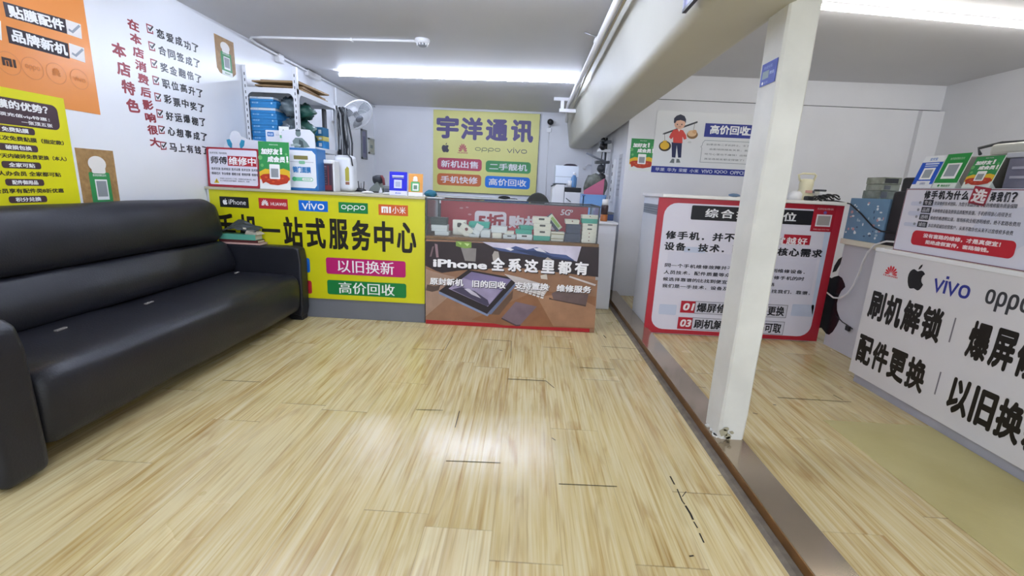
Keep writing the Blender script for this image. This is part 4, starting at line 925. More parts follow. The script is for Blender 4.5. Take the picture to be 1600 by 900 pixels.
# white side cabinet by the passage
wc = thing('side_cabinet', (.84, 4.8, 0), 'white cloth covered side cabinet between showcase and partition wall', 'cabinet')
MB().box((.66, 4.30, 0), (.865, 5.55, .84), mat('white_cover', '#dcdde2', .6, noise=.05, scale=3, bump=.3, bscale=6), bevel=.008).build('body', wc); MB().box((.65, 4.28, .84), (.875, 5.56, .862), mat('white_cover_top', '#e6e7ea', .5, bump=.3, bscale=9), bevel=.006).build('top', wc)
WT = .8625
sp_ = thing('spray_can', (.745, 4.42, WT), 'orange and dark spray can with white cap on the side cabinet', 'can')
x_ = ony(944, 335, 4.42).x; MB().lathe([(.033, 0), (.035, .006), (.035, .065)], (x_, 4.42, WT), mat('can_orange', '#a8612c', .35)).build('body', sp_); MB().lathe([(.035, .065), (.035, .145), (.03, .155)], (x_, 4.42, WT), mat('can_dark', '#3a2a2c', .35)).build('label_band', sp_); MB().lathe([(.029, .155), (.029, .205), (.024, .21)], (x_, 4.42, WT), whitep).build('cap', sp_)
bb = thing('blue_box', (.86, 4.55, WT), 'small dark blue box beside the spray can', 'box'); MB().box((.775, 4.52, WT), (.868, 4.64, WT + .06), mat('box_blue_dark', '#2d4478', .4), bevel=.003).build('carton', bb); MB().box((.775, 4.52, WT + .0605), (.868, 4.64, WT + .085), greym, bevel=.003).build('lid', bb)
bk = thing('basket', (.82, 5.2, WT), 'light blue plastic basket holding a pink folder near the partition', 'basket'); xa, xb = ony(911, 310, 5.05).x, ony(947, 310, 5.05).x; zt = ony(928, 304, 5.05).z
mbx = mat('basket_blue', '#6f9fd6', .4)
mb = MB(); mb.box((xa, 5.05, WT), (xb, 5.06, zt), mbx).box((xa, 5.33, WT), (xb, 5.34, zt), mbx).box((xa, 5.05, WT), (xa + .01, 5.34, zt), mbx).box((xb - .01, 5.05, WT), (xb, 5.34, zt), mbx).box((xa, 5.05, WT), (xb, 5.34, WT + .01), mbx); mb.build('tub', bk)
p = Print(Face((xa, 5.05, WT), (1, 0, 0), (0, 0, 1)))
for k in range(3): p.ell_uv(.04 + .09 * k, .09, .016, .02, ink('#bcd4f0'), 0)
p.build('printed_pattern', bk); MB().box((xa - .012, 5.04, zt - .02), (xa + .02, 5.05, zt - .006), mat('basket_rim', '#3d5f92', .4)).box((xa, 5.042, zt - .02), (xb, 5.05, zt), mbx).build('rim', bk)
pf = thing('folder', (.80, 5.15, zt), 'pink folder standing in the light blue basket', 'folder')
mb = MB(); mb.prism([(xa + .0, WT + .012), (xb - .03, WT + .012), (xb - .025, zt + .18), (xa + .01, zt + .04)], 5.11, 5.118, 1, mat('pink_folder', '#bb5f80', .45)); mb.build('cover', pf); mb = MB(); mb.prism([(xa + .02, WT + .012), (xb - .04, WT + .012), (xb - .03, zt + .17), (xa + .02, zt + .035)], 5.1185, 5.13, 1, paperm); mb.build('sheets', pf)
bg = thing('grey_bag', (.84, 5.24, WT + .012), 'crumpled grey bag stuffed in the basket behind the pink folder', 'bag')
def lump(c, r, m, sd, sq=(1, 1, 1), n=10, crumple=.06):
    mb = MB(); R = random.Random(sd); prof = []; vs = []; fs = []
    for i in range(n + 1):
        for k in range(14):
            th_ = math.pi * i / n; ph = 2 * math.pi * k / 14; q = r * (1 + .18 * (R.random() - .5) + crumple * math.sin(3 * ph + 5 * th_ + sd) * math.sin(th_) + crumple * .6 * math.sin(7 * ph - 4 * th_))
            vs.append(Vector(c) + Vector((math.sin(th_) * math.cos(ph) * q * sq[0], math.sin(th_) * math.sin(ph) * q * sq[1], math.cos(th_) * q * sq[2])))
    for i in range(n):
        for k in range(14): fs.append((i * 14 + k, i * 14 + (k + 1) % 14, (i + 1) * 14 + (k + 1) % 14, (i + 1) * 14 + k))
    mb._add(vs, fs, m, True); return mb
grb = mat('grey_bag', '#767a72', .5, second='#42463f', scale=14)
lump(((xa + xb) / 2 + .02, 5.23, zt + .07), .15, grb, 3, (.9, .6, 1.05)).build('bag', bg); lump(((xa + xb) / 2 + .08, 5.22, zt + .19), .05, black, 4).build('knot', bg)

# tool stand against the partition side wall
ts = thing('microscope_stand', (.93, 5.75, WT), 'dark pole stand with clamps and tools against the partition side wall', 'tool stand')
MB().box((.80, 5.62, 0), (1.005, 5.98, .86), whitelam).build('plinth', ts)
px_, py_ = .94, 5.80
MB().tube([(px_, py_, .86), (px_, py_, 1.79)], .013, darkm, 8).build('pole', ts)
for z, l, dx, m in ((1.72, .14, -.3, greym), (1.62, .17, .1, whitep), (1.48, .20, -.1, alu), (1.33, .18, .25, whitep), (1.20, .12, -.2, greym)):
    MB().box((px_ - l * .6, py_ - .05, z), (px_ + .055, py_ + .05, z + .035), m, bevel=.006, rot=(dx * .3, Vector((0, 1, 0)))).build('clamp', ts)
for z, r in ((1.755, .03), (1.68, .04), (1.42, .05), (1.28, .04)): lump((px_ - .05, py_ - .06, z), r, black if r < .045 else darkm, int(z * 50)).build('knob', ts)
MB().tube([(px_ - .24, py_ - .02, 1.60), (px_ - .10, py_ - .03, 1.54), (px_ + .02, py_ - .05, 1.50)], .012, greym, 8).build('arm', ts)
for k in range(3): MB().tube([(px_ - .03 + .02 * k, py_ + .03, 1.77), (px_ - .05 + .04 * k, py_ - .03, 1.5), (px_ - .02 + .02 * k, py_ - .04, 1.15)], .006, (black, greym, whitep)[k], 6).build('cable', ts)
pw = thing('power_strip', (1.0, 5.5, 1.3), 'long white power strip fixed upright on the partition side wall', 'power strip')
MB().box((.985, 5.44, 1.02), (1.019, 5.50, 1.52), whitep, bevel=.006).build('body', pw)
for k in range(5): MB().box((.983, 5.452, 1.06 + .09 * k), (.986, 5.488, 1.10 + .09 * k), darkm).build('socket', pw)
SWf = Face((1.02, 0, 0), (0, -1, 0), (0, 0, 1)); t, ff = sheet('notice', SWf, (-5.30, 1.10, -5.12, 1.56), ink('#c9c9ce'), 'narrow paper notice with rows of print on the partition side wall', 'notice')
p = Print(ff)
for k in range(8): p.text_uv((-5.285, 1.50 - .048 * k, -5.14, 1.52 - .048 * k), '联系电话维修', ink('#7c7c86'), 0, .0)
p.build('small_lettering', t)

# ------------------------------------------------------------------ slotted steel rack by the left wall
RX0, RX1, RY0, RY1, RZ = -2.565, -2.085, 4.14, 4.985, 1.905
rk = thing('storage_rack', (-2.32, 4.56, 0), 'white slotted steel rack against the left wall behind the counter', 'rack')
for x, sx in ((RX0, 1), (RX1, -1)):
    for y, sy in ((RY0, 1), (RY1, -1)):
        m = MB(); m.box((min(x, x + sx * .034), min(y, y + sy * .003), 0), (max(x, x + sx * .034), max(y, y + sy * .003), 2.085), rackm); m.box((min(x, x + sx * .003), min(y, y + sy * .034), 0), (max(x, x + sx * .003), max(y, y + sy * .034), 2.085), rackm)
        if sy > 0:
            for k in range(40):
                m.box((x + sx * .014, y - .0012, .05 + k * .05), (x + sx * .014 + sx * .007, y + .001, .074 + k * .05), darkm) if sx > 0 else m.box((x - .021, y - .0012, .05 + k * .05), (x - .014, y + .001, .074 + k * .05), darkm)
        m.build('post', rk)
for z in (.25, .80, 1.44, RZ):
    MB().box((RX0 + .004, RY0 + .004, z - .004), (RX1 - .004, RY1 - .004, z), rackm).build('shelf', rk)
    for y in (RY0 - .001, RY1 - .002): MB().box((RX0, y, z - .042), (RX1, y + .003, z), rackm).build('shelf_rail', rk)
    for x in (RX0, RX1 - .003): MB().box((x, RY0, z - .042), (x + .003, RY1, z), rackm).build('shelf_rail', rk)
for x, sx in ((RX0 + .03, 1), (RX1 - .03, -1)):                     # rounded gusset plates under the top rail
    pts = [(x, RZ - .04), (x + sx * .06, RZ - .04)] + [(x + sx * (.06 - .06 * math.sin(a)), RZ - .10 + .06 * math.cos(a)) for a in [math.pi / 2 * k / 6 for k in range(1, 7)]]
    MB().prism(pts, RY0 - .003, RY0 + .001, 1, rackm).build('gusset', rk)
for y, sy in ((RY0 + .03, 1), (RY1 - .03, -1)):
    pts = [(y, RZ - .04), (y + sy * .06, RZ - .04)] + [(y + sy * (.06 - .06 * math.sin(a)), RZ - .10 + .06 * math.cos(a)) for a in [math.pi / 2 * k / 6 for k in range(1, 7)]]
    MB().prism(pts, RX1 - .001, RX1 + .003, 0, rackm).build('gusset', rk)
S2 = 1.4405
hs = [.050, .050, .052, .052, .050, .045, .055, .038]
whs = ['blue', 'blue', 'blue', 'blue', 'blue', 'white', 'blue', 'white']
od = ['lowest', 'second lowest', 'third lowest', 'fourth from the bottom', 'fifth from the bottom', 'sixth from the bottom', 'seventh from the bottom', 'topmost']
z = S2
for k, h in enumerate(hs):
    c_ = whs[k]; dx = (.0, .004, .0, .006, .002, -.006, .004, -.018)[k]
    t = thing('screen_box', (-2.42, 4.32, z), '%s flat carton, %s in the stack on the rack' % ('blue' if c_ == 'blue' else 'white and blue', od[k]), 'box', 'flat cartons stacked on the rack')
    MB().box((-2.535, 4.17, z), (-2.302 + dx, 4.44, z + h * .55), bluem, bevel=.004).build('tray', t); MB().box((-2.537, 4.168, z + h * .5), (-2.30 + dx, 4.442, z + h - .001), bluem if c_ == 'blue' else mat('carton_white_grey', '#cdd3d9', .45), bevel=.004).build('lid', t)
    p = Print(Face((-2.537, 4.168, z), (1, 0, 0), (0, 0, 1))); p.text_uv((.02, h * .62, .08, h * .85), '显示屏', ink('#bcdcf2') if c_ == 'blue' else ink('#7aa7cc'), 0, .01); p.ell_uv(.20, h * .72, .008, .008, ink('#bcdcf2'), 0, 12); p.build('printed_label', t)
    z += h
bagm = mat('clear_grey_bag', '#7b888e', .22, second='#39444a', scale=9, bump=.5, bscale=14); bagg = mat('green_bag', '#2f6a5c', .3, second='#1c4038', scale=7, bump=.4, bscale=16)
for c, r, m, sd, sq, lb in (((-2.215, 4.27, 1.56), .10, bagm, 2, (.70, 1.25, 1.02), 'grey plastic bag right of the blue carton stack on the rack'), ((-2.225, 4.28, 1.765), .09, bagm, 6, (.78, 1.25, .9), 'grey plastic bag lying on the lower bag beside the cartons'),
                            ((-2.21, 4.50, 1.57), .12, bagg, 8, (.82, 1.0, .9), 'dark green bag behind the centre post of the rack'), ((-2.21, 4.52, 1.765), .085, bagg, 12, (1.1, 1.25, .8), 'upper dark green bag with a hanging flap on the rack'), ((-2.40, 4.62, 1.61), .14, bagm, 15, (.8, .9, 1.0), 'large grey bag at the back of the rack')):
    t = thing('plastic_bag', (c[0], c[1], c[2] - r * sq[2]), lb, 'bag'); lump(c, r, m, sd, sq, 18, .15).build('bag', t); lump((c[0], c[1] + .02, c[2] + r * sq[2] * .96), r * .22, m, sd + 1, (1, 1, 1.3), 6).build('knot', t)
for k, (z, h, m, m2, lb) in enumerate(((S2 + .0005, .075, bluem, whitep, 'blue carton with white spots at the right of the rack shelf'), (S2 + .076, .045, mat('carton_yellow', '#cfc06a', .5), creamm, 'yellow and cream carton on the blue one on the rack'), (S2 + .122, .085, mat('carton_blue_green', '#2e6f96', .45), whitep, 'teal blue carton with white squares, topmost of three on the rack'))):
    t = thing('accessory_box', (-2.17, 4.72, z), lb, 'box'); MB().box((-2.29, 4.66, z), (-2.105, 4.80, z + h), m, bevel=.004).build('carton', t)
    p = Print(Face((-2.29, 4.66, z), (1, 0, 0), (0, 0, 1)));
    for j in range(3): p.rect_uv((.02 + .06 * j, h * .25, .05 + .06 * j, h * .7), ink('#dfe6ec'), 0)
    p.build('printed_pattern', t)
for k, (dz, dx, dy, r_, lb) in enumerate(((0, 0, 0, .0, 'lowest flattened brown carton on top of the rack'), (.028, -.02, .03, .08, 'middle flattened brown carton on top of the rack'), (.056, .02, -.03, -.07, 'topmost flattened brown carton on top of the rack'))):
    t = thing('flattened_carton', (-2.30, 4.55, RZ + dz), lb, 'cardboard')
    MB().box((-2.52 + dx, 4.22 + dy, RZ + dz + .001), (-2.10 + dx, 4.80 + dy, RZ + dz + .013), card).build('board', t); MB().box((-2.47 + dx, 4.26 + dy, RZ + dz + .0135), (-2.12 + dx, 4.75 + dy, RZ + dz + .026), card, rot=(.05, Vector((0, 0, 1)))).build('flap', t); t.rotation_euler.z = r_
cbn = thing('cable_bundle', (-2.06, 5.0, 1.9), 'grey and black cables hanging from the far post of the rack', 'cables')
R_ = random.Random(4)
for k in range(18):
    x = -2.135 + .0085 * k; y = 4.99 + .02 * R_.random(); zt = 1.90 - .02 * R_.random(); zb = 1.30 + .22 * R_.random(); sw = .03 * (R_.random() - .3)
    if k % 3 == 0: pts = [(x - .02, y, zt), (x, y - .01, zt + .01), (x + .03, y, zt - .12), (x + .05 + sw, y + .01, zt - .35), (x + .06, y, zb - .12), (x + .035, y - .02, zb - .17), (x + .01, y - .01, zb - .08), (x + .02, y, zb + .1)]
    else: pts = [(x, y, zt), (x + sw * .5, y - .01, (zt * 2 + zb) / 3), (x + sw, y + .01, (zt + zb * 2) / 3), (x + sw * 1.3, y, zb)]
    c3 = [tuple(q) for q in pts]; MB().tube(c3, .006 + .004 * R_.random(), (mat('grey_cable', '#7d8084', .5), black, mat('pale_cable', '#b9bcc0', .5), darkm)[k % 4], 7).build('cable', cbn)
MB().box((-2.10, 4.975, 1.40), (-2.05, 5.005, 1.46), black, bevel=.006).build('plug', cbn); MB().box((-2.06, 4.97, 1.28), (-2.02, 5.01, 1.36), black, bevel=.01).build('adapter', cbn)
dkp = thing('oblong', (-2.21, 4.93, 1.4405), 'dark flat monitor standing at the far end of the rack shelf', 'oblong'); MB().box((-2.22, 4.90, 1.4405), (-2.195, 4.975, 1.86), black, bevel=.01).build('panel', dkp); MB().box((-2.1945, 4.91, 1.46), (-2.193, 4.965, 1.84), greym).build('grey_face', dkp)  # a dark flat panel of unknown kind

# ------------------------------------------------------------------ wall fan
fan = thing('wall_fan', (-2.56, 5.95, 1.9), 'white wall fan with round wire cage high on the left wall', 'fan')
FC = ony(557, 180, 5.95); fd = Vector((.64, -.42, -.64)).normalized()
fu = fd.cross(Vector((0, 0, 1))).normalized(); fv = fu.cross(fd)
bs_ = Vector((XL, 6.02, FC.z + .02))
MB().box((XL, 5.95, FC.z - .09), (XL + .05, 6.09, FC.z + .12), whitep, bevel=.015).build('wall_bracket', fan)
MB().tube([bs_ + Vector((.03, 0, .03)), bs_ + Vector((.10, -.01, .05)), FC - fd * .10], [.03, .028, .03], whitep).build('arm', fan)
MB().lathe([(.03, -.14), (.062, -.13), (.070, -.07), (.06, -.03)], FC, whitep, fd).build('motor', fan)
def ring(rad, off, th, m, mb): mb.tube([FC + fd * off + (fu * math.cos(2 * math.pi * k / 40) + fv * math.sin(2 * math.pi * k / 40)) * rad for k in range(41)], th, m, 6, False)
FR = .218; wire = mat('white_wire', '#d4d6d9', .35)
for s_, nm in ((1, 'front_cage'), (-1, 'rear_cage')):
    m = MB()
    for k in range(60):
        a = 2 * math.pi * k / 60; d_ = fu * math.cos(a) + fv * math.sin(a); m.tube([FC + d_ * .045 + fd * s_ * .075, FC + d_ * .14 + fd * s_ * .068, FC + d_ * .20 + fd * s_ * .035, FC + d_ * FR], .0017, wire, 4, False)
    ring(.13, s_ * .069, .0022, wire, m); m.build(nm, fan)
m = MB(); ring(FR, 0, .009, whitep, m); m.build('rim', fan)
MB().lathe([(.05, .07), (.05, .078), (.02, .084)], FC, greym, fd).build('badge', fan)
for k in range(3):
    a0 = 2 * math.pi * k / 3; vs = []; fs = []
    for i in range(7):
        r = .03 + .16 * i / 6; w_ = .25 + .55 * math.sin(math.pi * (.15 + .7 * i / 6))
        for j in range(5):
            a = a0 + w_ * (j / 4 - .5) * 1.3; vs.append(FC + (fu * math.cos(a) + fv * math.sin(a)) * r + fd * (.02 * (j / 4 - .5)))
    n0 = len(vs); vs += [v - fd * .003 for v in vs]
    for i in range(6):
        for j in range(4): q = i * 5 + j; fs += [(q, q + 1, q + 6, q + 5), (n0 + q + 5, n0 + q + 6, n0 + q + 1, n0 + q)]
    m = MB(); m._add(vs, fs, mat('fan_blade_grey', '#6f757b', .4), True); m.build('blade', fan)
MB().lathe([(.035, -.03), (.035, .03), (.015, .045)], FC, darkm, fd).build('hub', fan)

# pictures on the left wall at the back
for (y0, y1, z0, z1, col, lb) in ((6.98, 7.20, 1.46, 1.90, '#7a7a92', 'tall narrow framed certificate on the left wall near the back corner'), (7.30, 7.54, 1.56, 1.80, '#b3b39e', 'small pale framed picture in the back left corner')):
    t = thing('picture_frame', (XL + .02, (y0 + y1) / 2, z0), lb, 'picture'); ff = Face((XL + .022, 0, 0), (0, 1, 0), (0, 0, 1))
    fr = mat('frame_greyish', '#7d8085', .4) if col == '#7a7a92' else mat('frame_pale', '#b9bab0', .4)
    for lo, hi in (((y0, z0), (y1, z0 + .025)), ((y0, z1 - .025), (y1, z1)), ((y0, z0), (y0 + .025, z1)), ((y1 - .025, z0), (y1, z1))): MB().box((XL, lo[0], lo[1]), (XL + .022, hi[0], hi[1]), fr).build('frame_side', t)
    MB().box((XL, y0 + .02, z0 + .02), (XL + .012, y1 - .02, z1 - .02), ink(col)).build('picture', t)
    p = Print(Face((XL + .0125, 0, 0), (0, 1, 0), (0, 0, 1))); p.rect_uv((y0 + .06, z0 + .09, y1 - .06, z1 - .10), ink('#5f6180' if col == '#7a7a92' else '#7f8a80'), 0); p.build('printed_picture', t)

# ------------------------------------------------------------------ conduits, smoke detector, pipes along the beam
cd = thing('conduit', (XL + .03, 5, ZC - .03), 'white cable conduit running under the ceiling above the rack', 'conduit')
MB().tube([(XL + .085, 4.20, ZC - .014), (XL + .05, 4.24, ZC - .016), (XL + .03, 4.36, ZC - .02), (XL + .028, 5.2, ZC - .024), (XL + .028, YB, ZC - .024)], .011, whitep, 8).build('pipe', cd)
MB().box((XL, 4.70, ZC - .085), (XL + .05, 4.80, ZC - .005), whitep, bevel=.006).build('junction_box', cd); MB().box((XL, 5.30, ZC - .07), (XL + .05, 5.62, ZC - .01), whitep, bevel=.006).build('cover', cd)
MB().tube([(XL + .085, 4.20, ZC - .014), (XL + .2, 4.19, ZC - .012), (-1.8, 4.17, ZC - .012), (-1.02, 4.13, ZC - .012)], .011, whitep, 8).build('ceiling_pipe', cd)
MB().box((-1.60, 4.145, ZC - .028), (-1.58, 4.185, ZC), whitep, bevel=.003).build('clip', cd)
sd = thing('smoke_detector', (-.965, 4.12, ZC), 'round white smoke detector on the ceiling at the end of the conduit', 'smoke detector')
MB().lathe([(.062, 0), (.062, .012), (.055, .03), (.05, .034)], (-.965, 4.12, ZC), whitep, (0, 0, -1)).build('base', sd); MB().lathe([(.038, .033), (.038, .048), (.03, .056)], (-.965, 4.12, ZC), mat('detector_grey', '#8d9094', .5), (0, 0, -1)).build('sensor', sd)
for k in range(10):
    a = 2 * math.pi * k / 10; MB().box((-.965 + .045 * math.cos(a) - .004, 4.12 + .045 * math.sin(a) - .004, ZC - .05), (-.965 + .045 * math.cos(a) + .004, 4.12 + .045 * math.sin(a) + .004, ZC - .03), whitep).build('cage_rib', sd)
bp_ = thing('pipe', (.49, 4, 2.28), 'white pipe running along the top of the beam under the ceiling', 'pipe')
MB().tube([(.475, YF + .1, 2.29), (.475, 6.3, 2.255), (.475, 6.42, 2.22), (.48, 6.5, 2.15), (.52, 7.0, 2.13)], .022, whitep, 12).build('tube', bp_)
MB().tube([(.52, YF + .1, 2.30), (.525, 5.0, 2.27), (.54, 6.4, 2.2)], .009, mat('aged_cable', '#b9b09a', .5), 8).build('cable', bp_)
for y in (1.6, 3.78): MB().lathe([(.028, -.02), (.028, .02)], (.475, y, 2.275), whitep, (0, 1, 0)).build('clamp', bp_); MB().tube([(.475, y, 2.30), (.42, y - .0, 2.315), (.37, y, 2.33)], .006, steel, 6).build('clamp_rod', bp_)
bk_ = thing('ceiling_bracket', (.40, 6.35, ZC), 'white strut bracket hanging from the ceiling beside the beam', 'bracket')
a = ony(880, 148, 6.35); b = ony(885, 172, 6.35)
MB().box((a.x - .12, 6.33, ZC - .04), (a.x + .09, 6.37, ZC), whitep).build('top_plate', bk_); MB().box((a.x - .025, 6.335, b.z), (a.x + .02, 6.365, ZC - .03), whitep).build('stem', bk_); MB().box((a.x - .04, 6.32, b.z - .03), (a.x + .20, 6.38, b.z + .012), whitep).build('bottom_rail', bk_)
BF = Face((.598, 0, 0), (0, -1, 0), (0, 0, 1)); t = thing('beam_sign', (.598, 1.6, 1.88), 'panel with dark edge, coloured for the bluish light on it, on the lower left side of the beam', 'sign')
slab('panel', BF, (-2.03, 1.885, -.9, 2.10), .006, ink('#c3c7f0'), t); MB().box((.590, .9, 1.872), (.606, 2.04, 1.885), black).build('edge', t); MB().box((.590, 2.03, 1.872), (.606, 2.04, 2.10), ink('#c9cbe4')).build('edge', t)  # pale blue of the panel paints in the bluish light falling on it
PF = Face((.9435, 0, 0), (0, -1, 0), (0, 0, 1)); t, ff = sheet('sticker', PF, (-2.028, 1.600, -1.912, 1.686), ink('#2c3f9c'), 'small blue notice sticker high on the pillar', 'sticker')
p = Print(ff); p.text_uv((-2.01, 1.662, -1.945, 1.674), '欢迎光临', ink('#8f9fd8'), 0, .01); p.rect_uv((-2.015, 1.625, -1.965, 1.655), ink('#7f8f95'), 0); p.text_uv((-1.96, 1.635, -1.925, 1.648), '微信', ink('#aab6e0'), 0, .02); p.ell_uv(-2.005, 1.61, .006, .006, white, 0); p.text_uv((-1.995, 1.606, -1.965, 1.614), '支付', ink('#aab6e0'), 0, .0); p.build('sticker_lettering', t)

# ------------------------------------------------------------------ right bay: back wall posters
f = Face((0, YP, 0), (1, 0, 0), (0, 0, 1))
def green_sheet(face, r, label):
    t = thing('green_poster', face.w((r[0] + r[2]) / 2, r[1]), label, 'poster'); ff = Face(face.w(r[0], r[1], .002), face.u, face.v)
    slab('sheet', ff, (0, 0, r[2] - r[0], r[3] - r[1]), .002, ink('#dfe3df'), t); d_green(ff, r[2] - r[0], r[3] - r[1], t)
green_sheet(f, (1.062, 1.375, 1.312, 1.704), 'small green member poster on the back wall left of the blue and white banner')
t, ff = sheet('banner', f, (1.298, 1.368, 2.58, 1.99), ink('#e1e3e6', .25), 'white banner with blue bars and a porter figure on the right bay back wall', 'poster', rad=.02, at_h=.0022)
navy = ink('#27358f')
def BX(zx, zy): return (970 + zx / 6.43, 160 + zy / 6.43)
p = Print(ff); p.rect_uv((1.30, 1.369, 2.579, 1.435), navy, 0); u = ff.uv(*BX(345, 668))[0]
v0, v1 = 1.383, 1.421
for a, b, s_ in ((345, 440, '苹果'), (465, 555, '华为'), (582, 665, '荣耀'), (693, 782, '小米'), (812, 922, 'VIVO'), (945, 1072, 'IQOO'), (1102, 1235, 'OPPO')): p.text_uv((ff.uv(*BX(a, 670))[0], v0, ff.uv(*BX(b, 680))[0], v1), s_, ink('#cfd5e6'), 1, .015)
p.text_uv((2.26, v0, 2.42, v1), '三星', ink('#cfd5e6'), 1, .015)
p.build('brand_bar', t)
p = Print(ff); r = p.box_px(BX(852, 208), BX(838, 345)); p.rect_uv((r[0], r[1], 2.50, r[3]), navy, 0); h = r[3] - r[1]
p.text(BX(903, 225), BX(1285, 335), '高价回收', ink('#eef0f4'), 1, .03); p.text_uv((2.20, r[1] + h * .15, 2.46, r[3] - h * .15), '二手机', ink('#eef0f4'), 1, .03); p.build('heading_bar', t)
p = Print(ff); g = ink('#6f7d84'); r = p.box_px(BX(825, 380), BX(815, 600)); p.line_uv([(r[0], r[1]), (2.50, r[1]), (2.50, r[3]), (r[0] + .02, r[3]), (r[0], r[3] - .03), (r[0], r[3] - .05), (r[0] - .012, r[3] - .065), (r[0], r[3] - .08)], .004, g, 0, True)
for k, (s_, x_) in enumerate((('如果您有二手机转让，卡了卖了', 862), ('会影响到朋友关系，卖便宜了', 890), ('吃亏心里也不痛快！出现矛盾', 845), ('直至连朋友都没得做了！不如', 838))):
    r2 = p.box_px(BX(x_, 412 + 48 * k), BX(x_ + 200, 440 + 48 * k)); p.text_uv((r2[0], r2[1], r2[0] + .52, r2[3]), s_, ink('#4b555d'), 0, .0)
p.build('speech_box', t)
p = Print(ff); cpx = lambda z, m, l: p.poly([BX(*q) for q in z], ink(m), l)
skin = '#e8b9a0'
cpx([(418, 320), (430, 308), (770, 188), (772, 205), (440, 322)], '#3b3f47', 1)
cpx([(510, 400), (615, 405), (605, 555), (575, 555), (562, 430), (548, 555), (512, 552)], '#1f2552', 1); cpx([(515, 565), (538, 568), (535, 610), (488, 605)], '#6f777a', 1); cpx([(560, 568), (585, 568), (598, 605), (555, 606)], '#6f777a', 1)
cpx([(530, 275), (575, 268), (625, 280), (655, 330), (660, 365), (635, 375), (620, 345), (618, 410), (525, 405), (525, 350), (505, 370), (485, 350), (500, 315)], '#d8453f', 2); cpx([(570, 268), (600, 270), (585, 295)], '#f0e2da', 3)
p.ell(BX(593, 215), 8.5, 8.5, ink(skin), 3); cpx([(532, 205), (535, 160), (560, 135), (600, 120), (640, 138), (655, 170), (652, 210), (640, 190), (600, 178), (560, 185), (545, 210)], '#2a2d45', 4)
for x in (568, 612): p.ell(BX(x, 222), .9, 1.1, ink('#2a2430'), 4, 10)
p.line([BX(580, 243), BX(592, 247), BX(604, 243)], .004, ink('#a8544c'), 4)
p.ell(BX(443, 440), 9.6, 8, ink('#3a3026'), 2); p.ell(BX(440, 435), 7.2, 6, ink('#e2b32b'), 3); cpx([(420, 385), (465, 382), (455, 405), (428, 408)], '#e2b32b', 4); p.line([BX(440, 320), BX(442, 382)], .004, ink('#6d6350'), 1)
p.ell(BX(718, 325), 8.6, 6.5, ink('#8f6a42'), 2); p.ell(BX(715, 312), 7, 5, ink('#e3bd92'), 3); p.ell(BX(740, 295), 3.5, 3, ink('#d7a778'), 4); p.line([BX(745, 205), BX(730, 275)], .004, ink('#6d6350'), 1); p.ell(BX(690, 400), 3, 1.6, ink('#c6cacc'), 1)
p.build('porter_figure', t)

# ------------------------------------------------------------------ white counter with the red bordered panel
wr = thing('counter', (1.7, 3.9, 0), 'white counter with a red bordered repair price panel behind the pillar', 'counter')
WY = 3.60
MB().box((1.072, WY + .02, 0), (2.42, 4.20, 1.125), whitelam).build('body', wr); MB().box((1.055, WY - .02, 1.125), (2.47, 4.22, 1.150), mat('counter_white_top', '#eceae6', .3), bevel=.003).build('worktop', wr)
sf = Face((1.072, 0, 0), (0, -1, 0), (0, 0, 1)); MB().box((1.068, 3.66, .98), (1.0725, 4.17, 1.06), mat('mesh_strip', '#6f757c', .4)).build('side_band', wr)
p = Print(Face((1.068, 0, 0), (0, -1, 0), (0, 0, 1)))
for k in range(24):
    for j in range(4): c_ = (-4.16 + .021 * k + (.0105 if j % 2 else 0), .99 + .02 * j); p.poly_uv([(c_[0] - .007, c_[1]), (c_[0], c_[1] - .008), (c_[0] + .007, c_[1]), (c_[0], c_[1] + .008)], ink('#aeb4ba'), 0)
p.build('band_pattern', wr)
wf = Face((0, WY, 0), (1, 0, 0), (0, 0, 1)); redp = mat('red_print', '#b01c30', .35)
slab('red_border_panel', wf, (1.036, .01, 2.468, 1.122), .018, redp, wr)
def FX(zx, zy): return (980 + zx / 3.463, 290 + zy / 3.463)
p = Print(wf); p.rect_uv((1.085, .045, 2.40, 1.085), ink('#dcd9e6'), 0, .10)
u, v = wf.uv(*FX(1135, 150))
p.poly_uv([(2.40, .20), (2.40, .90), (2.385, 1.0), (2.36, 1.05), (2.34, 1.06), (2.35, 1.0), (2.36, .8), (2.37, .3)], ink('#c9d4e8'), 1); p.build('white_field', wr)
p = Print(wf, 3); r1 = p.box_px(FX(352, 108), FX(342, 186)); r2 = p.box_px(FX(1006, 135), FX(996, 212)); p.rect_uv((r1[0], (r1[1] + r2[1]) / 2, r2[2], (r1[3] + r2[3]) / 2), ink('#1a1a20'), 0, .01); bar_ = p.build('title_bar', wr); p = Print(wf, 3)
vb, vt = (r1[1] + r2[1]) / 2 + .022, (r1[3] + r2[3]) / 2 - .02; ua, ub = wf.uv(*FX(422, 150))[0], wf.uv(*FX(922, 170))[0]; cw = (ub - ua) / 6.4
for k, ch in enumerate('综合技术单位'): x = ua + (ub - ua - cw) * k / 5; p.text_uv((x, vb, x + cw * .92, vt), ch, ink('#e6e6ea'), 1, .02)
p.build('lettering', bar_)
p = Print(wf, 3); dkt = ink('#1d1d24')
